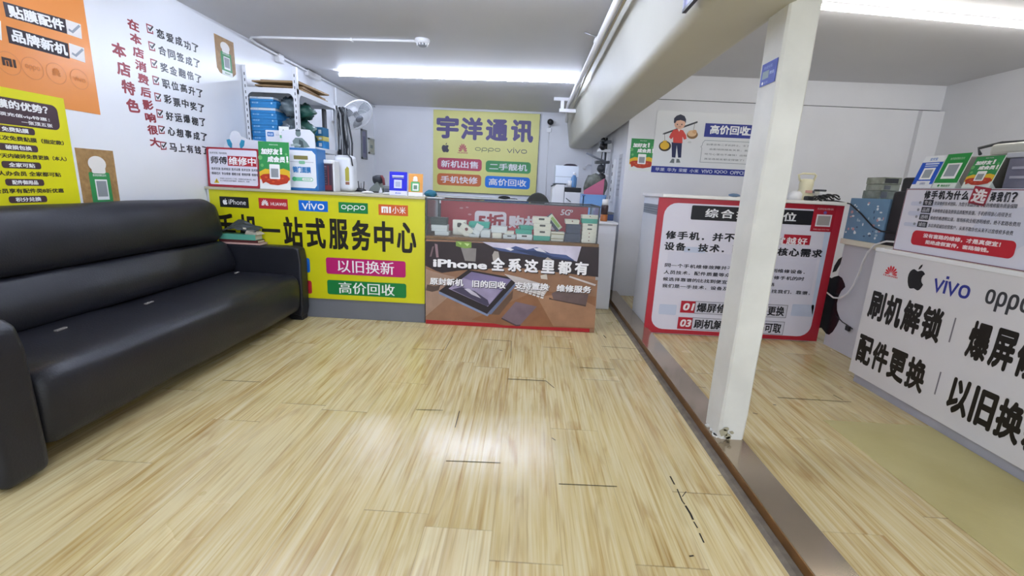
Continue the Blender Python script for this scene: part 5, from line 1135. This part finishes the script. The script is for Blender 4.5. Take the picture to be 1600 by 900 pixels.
def spread(px_a, px_b, s_, h_, m=dkt, bold=.02, l=0, pr=None, fill=.9):
    pr = pr or p; a = wf.uv(*px_a); b = wf.uv(*px_b); n = len(s_); st = (b[0] - a[0]) / n; v = (a[1] + b[1]) / 2
    for k, ch in enumerate(s_):
        if ch in '，、！。': pr.text_uv((a[0] + st * (k + .1), v - h_ * .45, a[0] + st * (k + .3), v - h_ * .2), ',' if ch != '！' else '!', m, l, bold); continue
        if ch == '一': pr.rect_uv((a[0] + st * k, v - h_ * .06, a[0] + st * (k + fill), v + h_ * .06), m, l); continue
        pr.text_uv((a[0] + st * k, v - h_ / 2, a[0] + st * (k + fill), v + h_ / 2), ch, m, l, bold)
spread(FX(208, 270), FX(845, 292), '修手机，并不是越便宜', .066, bold=.032); spread(FX(200, 333), FX(1062, 362), '设备、技术、配件才是核心需求', .066, bold=.032)
p.build('heading_lettering', wr)
p = Print(wf, 3); r = p.box_px(FX(830, 262), FX(984, 326)); p.rect_uv((wf.uv(*FX(845, 290))[0], r[1] + .006, r[2], r[3]), ink('#b01c30'), 0); spread(FX(800, 298), FX(980, 302), '宜越好', .06, ink('#eee6ea'), .02, 1, p); p.build('red_heading_block', wr)
p = Print(wf, 3); g = ink('#33333c')
p.rect_uv((1.155, .395, 2.34, .70), ink('#d5d3e2'), 0)
for k, (s_, xa, xb) in enumerate((('同一个手机维修故障并不是随便就能找到维修设备、', 203, 985), ('人员技术、配件质量等众多因素，所以您修手机的时', 197, 960), ('候选择靠谱的比找到便宜的更加重要，价格', 192, 800), ('我们是一手技术，设备及配件齐全，所以找我们，靠谱！', 188, 1012))):
    ya = 433 + 37 * k; yb = ya + (xb - xa) * .042; spread(FX(xa, ya), FX(xb, yb), s_, .031, g, .022, 1, p, .92)
p.build('small_lettering', wr)
for k, (n_, s_, y0, y1) in enumerate((('01', '爆屏修复', 622, 690), ('03', '刷机解锁', 710, 778))):
    q = Print(wf, 3); r = q.box_px(FX(293 - 16 * k, y0), FX(362 - 16 * k, y1)); q.rect_uv(r, ink('#b01c30'), 1); q.text_uv((r[0] + .016, r[1] + .02, r[2] - .014, r[3] - .018), n_, ink('#eee6ea'), 2, .03, .15)
    x1 = r[2] + .37; q.rect_uv((r[2], r[1], x1, r[3]), ink('#d2d0dc'), 0); q.line_uv([(r[2], r[1]), (x1, r[1]), (x1, r[3]), (r[2], r[3])], .004, ink('#6c6c76'), 1, True)
    w_ = wf.uv(*FX(455, 660))[0] - wf.uv(*FX(372, 660))[0]; q.text_uv((r[2] + .015, r[1] + .012, x1 - .03, r[3] - .010), s_, dkt, 2, .025); q.build('numbered_box', wr)
    q = Print(wf, 3); r = q.box_px(FX(868 - 18 * k, 648 + 90 * k), FX(856 - 18 * k, 715 + 92 * k)); x1 = r[2]; q.rect_uv((x1 - .36, r[1], x1, r[3]), ink('#d2d0dc'), 0); q.line_uv([(x1 - .36, r[1]), (x1, r[1]), (x1, r[3]), (x1 - .36, r[3])], .004, ink('#6c6c76'), 1, True)
    q.text_uv((x1 - .29, r[1] + .012, x1 - .02, r[3] - .012), ('配件更换', '立等可取')[k], dkt, 2, .025); q.build('numbered_box', wr)
q = Print(wf, 4); r = q.box_px(FX(1015, 105), FX(1105, 252)); q.rect_uv(r, ink('#a81c2e'), 0); q.text_uv((r[0] + .025, r[3] - .035, r[2] - .02, r[3] - .02), '扫码加微信', ink('#dcb9bc'), 1, .01); q.ell_uv((r[0] + r[2]) / 2 + .005, r[3] - .055, .013, .012, ink('#6b5a9c'), 1)
q.rect_uv((r[0] + .03, r[1] + .04, r[2] - .022, r[3] - .07), ink('#e2dee2'), 1); q.rect_uv((r[0] + .04, r[1] + .05, r[2] - .032, r[3] - .08), ink('#a09a98'), 2); q.text_uv((r[0] + .02, r[1] + .012, r[2] - .02, r[1] + .022), '微信同号', ink('#dcb9bc'), 1, .0); q.build('red_code_panel', wr)
p = Print(wf, 2); pale = ink('#c3cbe0')
for a, b in (((175, 640), (262, 700)), ((895, 640), (1000, 710)), ((310, 330), (420, 380)), ((545, 590), (640, 640))): p.rect(FX(*a), FX(*b), pale, 0, .01)
p.build('pale_pattern', wr)
# things on top of it
TZ = 1.1505
kt = thing('desk_fan', (2.24, 3.78, TZ), 'cream coloured gadget with handle on the white counter right of the pillar', 'appliance')
xa, xb = ony(1246, 300, 3.78).x, ony(1274, 300, 3.78).x; cx = (xa + xb) / 2; crm = mat('cream_plastic', '#ded8b8', .35)
MB().lathe([(.062, 0), (.066, .01), (.058, .05), (.048, .09), (.052, .13), (.045, .165), (.03, .17)], (cx, 3.80, TZ), crm).build('body', kt)
MB().tube([(cx - .055, 3.80, TZ + .15), (cx - .075, 3.80, TZ + .20), (cx - .04, 3.80, TZ + .212), (cx + .05, 3.80, TZ + .212), (cx + .065, 3.80, TZ + .20), (cx + .05, 3.80, TZ + .15)], .008, crm, 8).build('handle', kt); MB().box((cx - .03, 3.735, TZ + .06), (cx + .02, 3.745, TZ + .08), mat('pink_mark', '#d8a598', .5)).box((cx + .025, 3.738, TZ + .06), (cx + .04, 3.748, TZ + .08), greym).build('button', kt)
MB().lathe([(.045, 0), (.05, .005), (.05, .05), (.03, .07)], (cx - .085, 3.78, TZ), whitep).build('jar', kt)
mk = thing('cable_reel', (2.33, 3.72, TZ), 'tangle of dark cable loops on the white counter beside the cream gadget', 'cables')
for k in range(4):
    c_ = Vector((2.27 + .04 * k, 3.64 + .006 * k, TZ + .012 + .006 * k)); rr = .035 + .009 * k; MB().tube([c_ + Vector((rr * math.cos(a), rr * .7 * math.sin(a), .018 * math.sin(a * 2) + .006)) for a in [2 * math.pi * j / 20 for j in range(20)]], .006, black, 6).build('cable', mk)
MB().box((2.18, 3.62, TZ), (2.24, 3.67, TZ + .035), black, bevel=.01).build('adapter', mk)
MB().tube([(2.36, 3.70, TZ + .008), (2.44, 3.66, TZ + .006), (2.478, 3.56, TZ - .01), (2.478, 3.42, 1.07), (2.478, 3.28, .985), (2.478, 3.20, .965), (2.487, 3.10, .965)], .005, black, 6).build('loose_cable', mk)
nb = thing('paper_box', (2.395, 3.77, TZ), 'white paper box behind the cable tangle on the white counter', 'box'); MB().box((2.335, 3.72, TZ), (2.455, 3.82, TZ + .075), whitep, bevel=.004).build('carton', nb); MB().box((2.335, 3.74, TZ + .0755), (2.40, 3.81, TZ + .092), darkm, bevel=.006).build('lid', nb)
bn = thing('rag', (1.90, 3.60, TZ), 'small bluish cloth lying on the edge of the white counter', 'cloth')
lump((ony(1148, 300, 3.64).x, 3.64, TZ + .014), .028, mat('blue_cloth', '#6f87a3', .8), 5, (1.6, .9, .45)).build('cloth', bn)

# ------------------------------------------------------------------ low side table and the counter on the right
TX = 2.51
tb = thing('side_table', (2.7, 3.25, 0), 'low white table with black fruit logo behind the right counter', 'table')
MB().box((TX, 2.90, 0), (3.0, 3.575, .835), mat('table_front', '#c9c9d2', .4)).build('body', tb); MB().box((2.472, 2.88, .835), (3.02, 3.578, .875), mat('table_top_cream', '#dfd9c9', .35), bevel=.004).build('tabletop', tb)
tf = Face((TX, 0, 0), (0, -1, 0), (0, 0, 1)); q = Print(tf)
a = tf.uv(1303, 440); yr_ = onx(1324, 440, TX).y; zl = onx(1290, 521, TX).z; zh = onx(1308, 398, TX).z; q.apple_uv((-yr_ - .40, zl, -yr_ + .02, zh), mat('black_logo_vinyl', '#1a1b22', .25), 0); q.build('fruit_logo', tb)
bb_ = thing('storage_box', (2.45, 3.3, .8755), 'pale blue patterned storage box on the low side table', 'box')
pbm = mat('blue_pattern_fabric', '#6f93b4', .7, noise=.1, scale=12)
xa, xb = 2.485, 2.80; zt = 1.185; ya_, yb_ = onx(1376, 380, xa).y, min(onx(1316, 372, xa).y, 3.572)
MB().box((xa, ya_, .8755), (xb, yb_, zt), pbm, bevel=.004).build('box', bb_)
p = Print(Face((xa, yb_, .8755), (0, -1, 0), (0, 0, 1))); R_ = random.Random(9); H_ = zt - .8755; W_ = yb_ - ya_
for k in range(40):
    c_ = (R_.uniform(.02, W_ - .02), R_.uniform(.02, H_ - .02)); p.ell_uv(*c_, R_.uniform(.006, .016), R_.uniform(.006, .013), ink(R_.choice(['#dfe6ea', '#dfe6ea', '#c79aa0', '#46617e', '#a9c0cf'])), 0, 7)
p.build('printed_pattern', bb_)
for k, (z0, z1, x0, x1, m, lb) in enumerate(((zt + .001, zt + .06, 1352, 1397, 'clear_tray_a', 'lowest clear tray of parts on the blue storage box'), (zt + .061, zt + .105, 1355, 1397, 'clear_tray_b', 'middle clear tray of parts on the blue storage box'), (zt + .106, zt + .155, 1354, 1398, 'clear_tray_c', 'topmost clear tray with dark parts on the blue storage box'))):
    t = thing('parts_tray', (2.55, 3.4, z0), lb, 'tray'); a, b = ony(x0 + 20, 300, 3.40).x, ony(x1 + 4, 300, 3.40).x
    MB().box((a, 3.38, z0), (b, 3.55, z1), mat(m, ('#8f968f', '#a2a79c', '#a3a79a')[k], .25, second=('#6f7670', '#8a9085', '#7d8278')[k], scale=18), bevel=.004).build('tray', t); MB().box((a + .005, 3.385, z1 - .006), (b - .005, 3.545, z1 - .001), mat('tray_lid', '#b9beb6', .2)).build('lid', t)
    MB().box((a + .008, 3.377, z0 + .008), (a + (.10 if k == 2 else .05), 3.381, z1 - .008), darkm if k == 2 else greym).build('contents', t)
# black office chair between table and counter
oc = thing('office_chair', (2.55, 3.05, 0), 'black office chair squeezed between the side table and the right counter', 'chair')
MB().box((2.492, 2.90, .90), (2.58, 3.195, 1.24), black, bevel=.02).build('backrest', oc); MB().box((2.51, 2.95, 1.22), (2.58, 3.165, 1.33), black, bevel=.015).build('headrest', oc)
MB().box((2.48, 2.885, .8755), (2.60, 3.197, .90), black, bevel=.006).build('base', oc); MB().box((2.487, 2.98, 1.12), (2.495, 3.06, 1.15), mat('olive_plastic', '#5a6258', .4)).build('lever', oc)
# white cable from table to counter
wcb = thing('charging_cable', (2.36, 3.1, .876), 'white charging cable drooping from the side table to the right counter', 'cable')
pts = [onx(*q, 2.455) for q in ((1398, 378), (1385, 377), (1368, 382), (1356, 394), (1348, 410))] + [onx(*q, 2.48) for q in ((1343, 425), (1334, 445), (1324, 459), (1312, 466), (1302, 465), (1292, 457))]
MB().tube(pts, .0065, whitep, 8).build('cable', wcb)
bcb = thing('plug_cable', (2.50, 3.3, .3), 'thin black cable with plug hanging on the front of the low table', 'cable'); pts = [onx(*q, 2.50) for q in ((1306, 492), (1316, 503), (1324, 508), (1332, 514))]
MB().tube(pts, .004, black, 6).build('cable', bcb); q_ = onx(1325, 513, 2.494); MB().box(q_ - Vector((.010, .022, .02)), q_ + Vector((.008, .022, .02)), black, bevel=.006).build('plug', bcb)

RX, RYa, RYb = 2.20, 2.845, 1.0
rc = thing('counter', (2.6, 2.0, 0), 'white counter with big black lettering at the right edge', 'counter')
MB().box((RX + .02, RYb, .055), (2.80, RYa - .01, .862), whitelam).build('body', rc); MB().box((RX + .02, RYb, 0), (2.80, RYa - .03, .055), mat('plinth_grey', '#a9a8b2', .4, noise=.1, scale=7)).build('plinth', rc); MB().box((RX - .004, RYb, .862), (2.83, RYa + .005, .884), whitep, bevel=.003).build('worktop', rc)
rf = Face((RX, 0, 0), (0, -1, 0), (0, 0, 1)); slab('front_panel', rf, (-RYa, .058, -RYb, .882), .019, mat('panel_white', '#d9d6d8', .45, noise=.03, scale=2), rc)
MB().box((RX - .002, RYb, .868), (RX + .01, RYa - .06, .888), mat('clear_tape', '#d3cec4', .2), bevel=.002).build('tape_strip', rc)
def RXp(zx, zy): return (1300 + zx / 2.307, 370 + zy / 2.307)
q = Print(rf); r = q.box_px(RXp(192, 97), RXp(238, 152)); q.fan_uv(r, ink('#cf2430'), 0, 'HUAWEI'); q.build('brand_logo', rc)
q = Print(rf); a = rf.uv(*RXp(303, 148)); s_ = .058; r = (a[0] - s_, a[1] - .066, a[0] + s_, a[1] + .082); q.apple_uv(r, ink('#161416'), 0); q.build('brand_logo', rc)
q = Print(rf); a = rf.uv(*RXp(368, 165)); b = rf.uv(*RXp(502, 200)); q.logo_uv((a[0], (a[1] + b[1]) / 2 - .042, b[0], (a[1] + b[1]) / 2 + .05), 'vivo', ink('#2f3690'), 0, .15); q.build('brand_logo', rc)
q = Print(rf); a = rf.uv(*RXp(552, 212)); b = rf.uv(*RXp(692, 235)); x1 = a[0] + (b[0] - a[0]) * 1.22; q.logo_uv((a[0], (a[1] + b[1]) / 2 - .068, x1, (a[1] + b[1]) / 2 + .03), 'oppo', ink('#3a3a3e'), 0, .13); q.build('brand_logo', rc)
p = Print(rf); bk2 = ink('#17130f')
def big(s_, quads, h0):
    for ch, (a, b) in zip(s_, quads):
        r = p.box_px(RXp(*a), RXp(*b)); p.text_uv(r, ch, bk2, 0, .037)
def bigrow(s_, xa, xb, ya, yb, h_, gap=.06):
    a = rf.uv(*RXp(xa, ya)); b = rf.uv(*RXp(xb, yb)); n_ = len(s_); st = (b[0] - a[0]) / n_; v = (a[1] + b[1]) / 2
    for k, ch in enumerate(s_): p.text_uv((a[0] + st * (k + gap / 2), v - h_ / 2, a[0] + st * (k + 1 - gap / 2), v + h_ / 2), ch, bk2, 0, .037)
bigrow('刷机解锁', 133, 400, 243, 322, .185); bigrow('配件更换', 90, 340, 402, 506, .185)
st = None
a = rf.uv(*RXp(490, 365)); b = rf.uv(*RXp(668, 415)); st = (b[0] - a[0]) / 2; v = (a[1] + b[1]) / 2
for k, ch in enumerate('爆屏修复'): p.text_uv((a[0] + st * (k + .03), v - .1, a[0] + st * (k + .95), v + .09), ch, bk2, 0, .037)
a = rf.uv(*RXp(418, 565)); b = rf.uv(*RXp(690, 680)); st = (b[0] - a[0]) / 2.95; v = (a[1] + b[1]) / 2
for k, ch in enumerate('以旧换新'): p.text_uv((a[0] + st * (k + .03), v - .095, a[0] + st * (k + .95), v + .095), ch, bk2, 0, .037)
p.build('heading_lettering', rc)
q = Print(rf); gl_ = ink('#77737a')
for (xa, ya), (xb, yb) in (((447, 292), (422, 380)), ((393, 487), (370, 568))):
    a = rf.uv(*RXp(xa, ya)); b = rf.uv(*RXp(xb, yb)); u = (a[0] + b[0]) / 2; Q = Print(rf); Q.rect_uv((u - .004, b[1], u + .004, a[1]), gl_, 0); Q.build('divider_stripe', rc)
# leaning white board on the counter
CT = .8845
lb_ = thing('notice_board', (2.225, 2.2, CT), 'white notice board with red bar standing on the right counter', 'sign'); LF = Face((2.222, 0, 0), (0, -1, 0), (0, 0, 1))
slab('board', LF, (-2.752, CT, -1.62, 1.245), .006, ink('#dad8e4'), lb_)
p = Print(LF); rl = ink('#7a2f45'); p.line_uv([(-2.748, CT + .004), (-1.625, CT + .004), (-1.625, 1.241), (-2.748, 1.241)], .004, rl, 0, True); p.build('border_stripe', lb_)
def NX(zx, zy): return (1380 + zx / 4.5, 220 + zy / 4.5)
p = Print(LF, 2); pal = ink('#c6c9dc')
for a, b in (((200, 425), (420, 465)), ((180, 492), (330, 535)), ((150, 570), (300, 612))): r = p.box_px(NX(*a), NX(*b)); p.rect_uv(r, pal, 0, .02)
p.poly_uv([(-2.35, .98), (-2.1, .96), (-1.95, 1.08), (-2.05, 1.17), (-2.25, 1.15)], ink('#cdcfe0'), 0); p.build('pale_pattern', lb_)
p = Print(LF, 3); dkg = ink('#24242c')
a = LF.uv(*NX(290, 378)); b = LF.uv(*NX(610, 388)); st = (b[0] - a[0]) / 6; v = (a[1] + b[1]) / 2
for k, ch in enumerate('修手机为什么'): p.text_uv((a[0] + st * (k + .05), v - .023, a[0] + st * (k + .95), v + .024), ch, dkg, 0, .04)
a = LF.uv(*NX(755, 392)); b = LF.uv(*NX(950, 400)); st = (b[0] - a[0]) / 4; v = (a[1] + b[1]) / 2
for k, ch in enumerate('择我们？'): p.text_uv((a[0] + st * (k + .05), v - .023, a[0] + st * (k + .9), v + .024), ch, dkg, 0, .04)
p.build('heading_lettering', lb_)
q = Print(LF, 3); a = LF.uv(*NX(680, 388)); w_ = .052; q.poly_uv([(a[0] - w_ * .95, a[1] - w_ * .7), (a[0] + w_ * .7, a[1] - w_ * .95), (a[0] + w_ * .95, a[1] + w_ * .7), (a[0] - w_ * .7, a[1] + w_ * .95)], ink('#9c1f34'), 0); q.text_uv((a[0] - .036, a[1] - .034, a[0] + .036, a[1] + .034), '选', ink('#eae2e6'), 1, .03, 0, -.15); q.build('red_heading_block', lb_)
for k, (lead, s_, xe) in enumerate((('专业', '资深维修技术团队，为您手机提供最专业的维修服务质量保障', 945), ('品质', '多种维修设备及原装品质配件质量，手机修得放心用得更长', 905), ('透明', '维修价格透明公道，现场拆机全程透明维修，绝不套路收费用', 965), ('诚信', '本店承诺诚信经营客户，从来不欺诈也从来不过度维修多收费', 915))):
    a = LF.uv(*NX(285 - 14 * k, 432 + 51 * k)); b = LF.uv(*NX(xe, 470 + 62 * k)); vv = (a[1] + b[1]) / 2; q = Print(LF, 3)
    q.rect_uv((a[0], vv - .013, a[0] + .062, vv + .019), ink('#2c2c36'), 0); q.text_uv((a[0] + .008, vv - .008, a[0] + .054, vv + .014), lead, ink('#cfcfd8'), 1, .01); q.text_uv((a[0] + .07, vv - .010, b[0], vv + .012), s_, ink('#3c3c46'), 0, .015); q.ell_uv(a[0] - .02, vv + .002, .008, .008, ink('#8c8c98'), 0); q.build('small_lettering', lb_)
q = Print(LF, 3); r = q.box_px(NX(215, 628), NX(195, 730)); r2 = q.box_px(NX(942, 705), NX(912, 830)); bar = (r[0], (r[1] + r2[1]) / 2, r2[2], (r[3] + r2[3]) / 2); q.rect_uv(bar, ink('#ba1c2c'), 0, .025); bar_ = q.build('red_bar', lb_); q = Print(LF, 3)
hh = (bar[3] - bar[1]); ww = bar[2] - bar[0]; q.text_uv((bar[0] + ww * .13, bar[1] + hh * .56, bar[2] - ww * .12, bar[1] + hh * .86), '没有套路的维修，才是真便宜！', ink('#efdde0'), 1, .035); q.text_uv((bar[0] + ww * .17, bar[1] + hh * .16, bar[2] - ww * .2, bar[1] + hh * .44), '拒绝虚假宣传，套路骗钱。', ink('#efdde0'), 1, .035); q.build('lettering', bar_)
# clear crates behind the board
clr = mat('frosted_crate', '#b9bdc2', .25, second='#8f949c', scale=6); 
cr = thing('storage_crate', (2.6, 2.3, CT), 'long frosted crate behind the white notice board on the right counter', 'crate')
MB().box((2.232, 1.5, CT), (2.75, 2.742, 1.235), clr, bevel=.01).build('tub', cr); MB().box((2.230, 1.49, 1.235), (2.76, 2.748, 1.2475), mat('crate_lid', '#a6a5b4', .3), bevel=.003).build('lid', cr)
c2 = thing('storage_crate', (2.6, 2.1, 1.248), 'upper frosted crate with long lid slots behind the green payment cards', 'crate')
MB().box((2.36, 1.55, 1.248), (2.74, 2.36, 1.40), mat('crate_upper', '#9a98ab', .25, second='#7d7a90', scale=5), bevel=.008).build('tub', c2); MB().box((2.352, 1.54, 1.40), (2.75, 2.37, 1.425), mat('crate_lid_light', '#c5c6ce', .3), bevel=.004).build('lid', c2)
for z in (1.30, 1.345): MB().box((2.355, 1.6, z), (2.3605, 2.33, z + .012), mat('crate_rib', '#c2c0d0', .3)).build('side_rib', c2)
MB().box((2.345, 1.86, 1.325), (2.356, 1.99, 1.35), darkm, bevel=.004).build('latch', c2)
c3 = thing('parts_box', (2.6, 2.6, 1.248), 'grey storage box with white label behind the blue payment card', 'box')
MB().box((2.40, 2.50, 1.248), (2.70, 2.745, 1.425), mat('grey_box', '#97958f', .4), bevel=.006).build('box', c3); p = Print(Face((2.40, 0, 0), (0, -1, 0), (0, 0, 1))); p.rect_uv((-2.73, 1.36, -2.69, 1.41), ink('#c9cdd0'), 0, .006); p.build('white_label', c3)
c4 = thing('white_tub', (2.62, 2.35, 1.44), 'low white tub with dark cord at the back of the right counter', 'tub')
MB().box((2.50, 2.38, 1.248), (2.80, 2.49, 1.425), greym).build('support_box', c4); MB().box((2.46, 2.14, 1.4255), (2.78, 2.58, 1.49), mat('tub_white', '#cdcec6', .3), bevel=.02, seg=3).build('tub', c4); MB().tube([(2.46, 2.62, 1.44), (2.48, 2.66, 1.475), (2.52, 2.58, 1.50), (2.56, 2.45, 1.498)], .008, darkm, 6).build('cord', c4)
CF_L = .26
def card3(y0, y1, h, name, label, draw, m):
    x0 = 2.238; t = thing(name, (x0 + .03, (y0 + y1) / 2, 1.248), label, 'card'); f_ = Face((x0, y0, 1.2495), (0, -1, 0), (math.sin(CF_L), 0, math.cos(CF_L)))
    slab('board', f_, (0, 0, y0 - y1, h), .004, m, t); draw(f_, y0 - y1, h, t)
    MB().prism([(x0 + .006, 1.248), (x0 + .10, 1.248), (x0 + .03, 1.248 + h * .5)], (y0 + y1) / 2 - .008, (y0 + y1) / 2 + .008, 1, m).build('strut', t)
def d_blue2(f, w, h, t):
    p = Print(f); p.rect_uv((0, h * .12, w, h * .80), ink('#1f55c4'), 0); p.rect_uv((w * .2, h * .06, w * .85, h * .22), ink('#e6e8ea'), 1); p.text_uv((w * .3, h * .85, w * .66, h * .94), '支付宝', ink('#2f78c8'), 0, .02); p.rect_uv((w * .2, h * .73, w * .85, h * .77), ink('#dfe6f4'), 1); p.rect_uv((w * .22, h * .66, w * .83, h * .70), ink('#b9c6e4'), 1); p.build('blue_field', t)
    p = Print(f, 3); p.rect_uv((w * .24, h * .26, w * .80, h * .62), white, 0); p.rect_uv((w * .33, h * .31, w * .72, h * .57), ink('#9aa0a8'), 1); p.build('white_code_card', t)
    p = Print(f, 3); p.text_uv((w * .4, h * .10, w * .65, h * .17), '推荐使用', ink('#4a5a9a'), 0, .0); p.build('logo_line', t)
def d_green2(f, w, h, t):
    p = Print(f); p.rect_uv((0, h * .15, w, h), ink('#1f8f3e'), 0); p.text_uv((w * .2, h * .82, w * .8, h * .89), '推荐使用微信支付', ink('#bfe0c4'), 1, .0); p.build('green_field', t)
    p = Print(f, 3); p.rect_uv((w * .2, h * .27, w * .82, h * .72), white, 0); p.rect_uv((w * .28, h * .34, w * .74, h * .68), ink('#9aa0a8'), 1); p.build('white_code_card', t)
    p = Print(f, 3); p.ell_uv(w * .28, h * .07, w * .05, w * .05, grn, 0); p.text_uv((w * .38, h * .035, w * .78, h * .10), '微信支付', grn, 0, .02); p.build('logo_line', t)
card3(2.752, 2.618, .186, 'payment_card', 'blue and white payment card, left of three on the right counter crate', d_blue2, ink('#e9ebf0'))
card3(2.611, 2.475, .188, 'payment_card', 'plain green payment card, middle of three on the right counter crate', d_green2, ink('#e3ebe4'))
card3(2.438, 2.298, .162, 'green_card', 'green and red member card, right of three on the right counter crate', d_green, ink('#e3ebe4'))
# worn olive sheet on the floor
om = thing('floor_mat', (1.95, 1.6, 0), 'worn olive floor sheet lying before the right counter', 'mat')
MB().box((1.655, -.3, .0005), (2.215, 2.235, .0025), mat('olive_sheet', '#cabf86', .40, second='#b5a970', scale=2.2, bump=.1, bscale=40)).build('sheet', om)

# ------------------------------------------------------------------ workbench clutter behind the yellow counter
wbn = thing('workbench', (-1.6, 5.4, 0), 'white workbench behind the yellow counter with soldering tools on top', 'bench')
MB().box((-2.0, 5.10, .93), (-.95, 5.75, .96), whitelam).build('benchtop', wbn)
for x in (-1.97, -1.02):
    for y in (5.13, 5.70): MB().box((x, y, 0), (x + .04, y + .04, .93), alu).build('leg', wbn)
BZ = .9605
hb = thing('hot_air_station', (-1.72, 5.3, BZ), 'grey green soldering station with dark handle on the workbench', 'tool')
xa, xb = ony(572, 295, 5.25).x, ony(598, 295, 5.25).x
MB().prism([(xa, BZ), (xb, BZ), (xb - .02, BZ + .10), (xb - .07, BZ + .17), (xa + .05, BZ + .10)], 5.25, 5.45, 1, mat('station_grey', '#8e948c', .5)).build('body', hb)
MB().lathe([(.045, -.06), (.052, -.02), (.045, .05)], (xb - .07, 5.33, BZ + .20), darkm, (1, 0, .15)).build('nozzle_holder', hb); MB().tube([(xb - .03, 5.30, BZ + .24), (xb + .0, 5.28, BZ + .21), (xb + .01, 5.27, BZ + .14)], .016, mat('red_grip', '#7d3a3c', .5), 8).build('handle', hb); MB().box((xa + .06, 5.245, BZ + .02), (xb - .05, 5.252, BZ + .06), black).build('display', hb)
vb_ = thing('glue_bottle', (ony(595, 300, 5.15).x, 5.16, BZ), 'small white glue bottle on the workbench by the blue payment card', 'bottle'); q_ = ony(595, 300, 5.16).x
MB().lathe([(.018, 0), (.018, .07), (.007, .095), (.005, .11)], (q_, 5.16, BZ), whitep).build('bottle', vb_); MB().lathe([(.02, .0), (.02, .02)], (q_, 5.16, BZ + .005), mat('blue_band', '#3f6fb0', .5)).build('band', vb_)
mg = thing('magnifier', (-1.86, 5.3, BZ), 'dark low clutter of tools left of the soldering station', 'tools')
q_ = ony(562, 297, 5.3).x; lump((q_, 5.3, BZ + .045), .05, black, 21, (1.6, 1, .9)).build('case', mg)
for k in range(4): MB().tube([(q_ - .03 + .025 * k, 5.3, BZ + .06), (q_ - .05 + .035 * k, 5.3, BZ + .15 + .02 * (k % 2))], .006, (greym, black, steel, darkm)[k], 6).build('tweezers', mg)
sb = thing('drawer_unit', (-1.45, 5.35, BZ), 'low grey parts drawer unit behind the blue payment card', 'drawer unit')
xa, xb = ony(600, 295, 5.3).x, ony(622, 295, 5.3).x; MB().box((xa, 5.3, BZ), (xb, 5.5, BZ + .13), mat('drawer_grey', '#9a9c98', .4), bevel=.004).build('body', sb); MB().box((xa + .01, 5.295, BZ + .02), (xb - .01, 5.301, BZ + .10), greym).build('drawer', sb)
dp = thing('dark_box', (ony(541, 285, 4.6).x, 4.6, .96), 'upright dark brown box behind the white plastic case', 'box'); xa, xb = ony(537, 285, 4.6).x, ony(545.5, 285, 4.6).x
MB().box((xa, 4.60, .5), (xb, 4.72, ony(541, 271, 4.6).z), mat('dark_brown_box', '#3a3136', .5), bevel=.004).build('box', dp); MB().box((xa - .02, 4.59, 0), (xb + .02, 4.74, .5), greym).build('stand', dp)
for k, (px, w_, d_, h_, m, lb) in enumerate(((574, .10, .05, .012, whitep, 'crumpled white paper on the yellow counter edge, middle'), (604, .07, .05, .010, whitep, 'white paper scrap by the blue payment card on the counter'))):
    t = thing('paper_scrap', (ony(px, 300, 3.62).x, 3.62, TOP), lb, 'paper'); c_ = ony(px, 300, 3.62).x; lump((c_, 3.63, TOP + h_), h_, m, 30 + k, (w_ / 2 / h_, d_ / 2 / h_, .8), 8).build('paper', t)
tc_ = thing('teal_cloth', (-.75, 3.85, 1.0315), 'teal cloth bundle at the left end of the showcase top', 'cloth')
lump((ony(673, 300, 3.75).x, 3.75, 1.062), .03, mat('teal_fabric', '#2f6f84', .8), 41, (1.7, 1.6, 1.0)).build('cloth', tc_); MB().box((ony(668, 300, 3.62).x, 3.60, 1.0315), (ony(692, 300, 3.62).x, 3.72, 1.036), whitep).build('card', tc_)
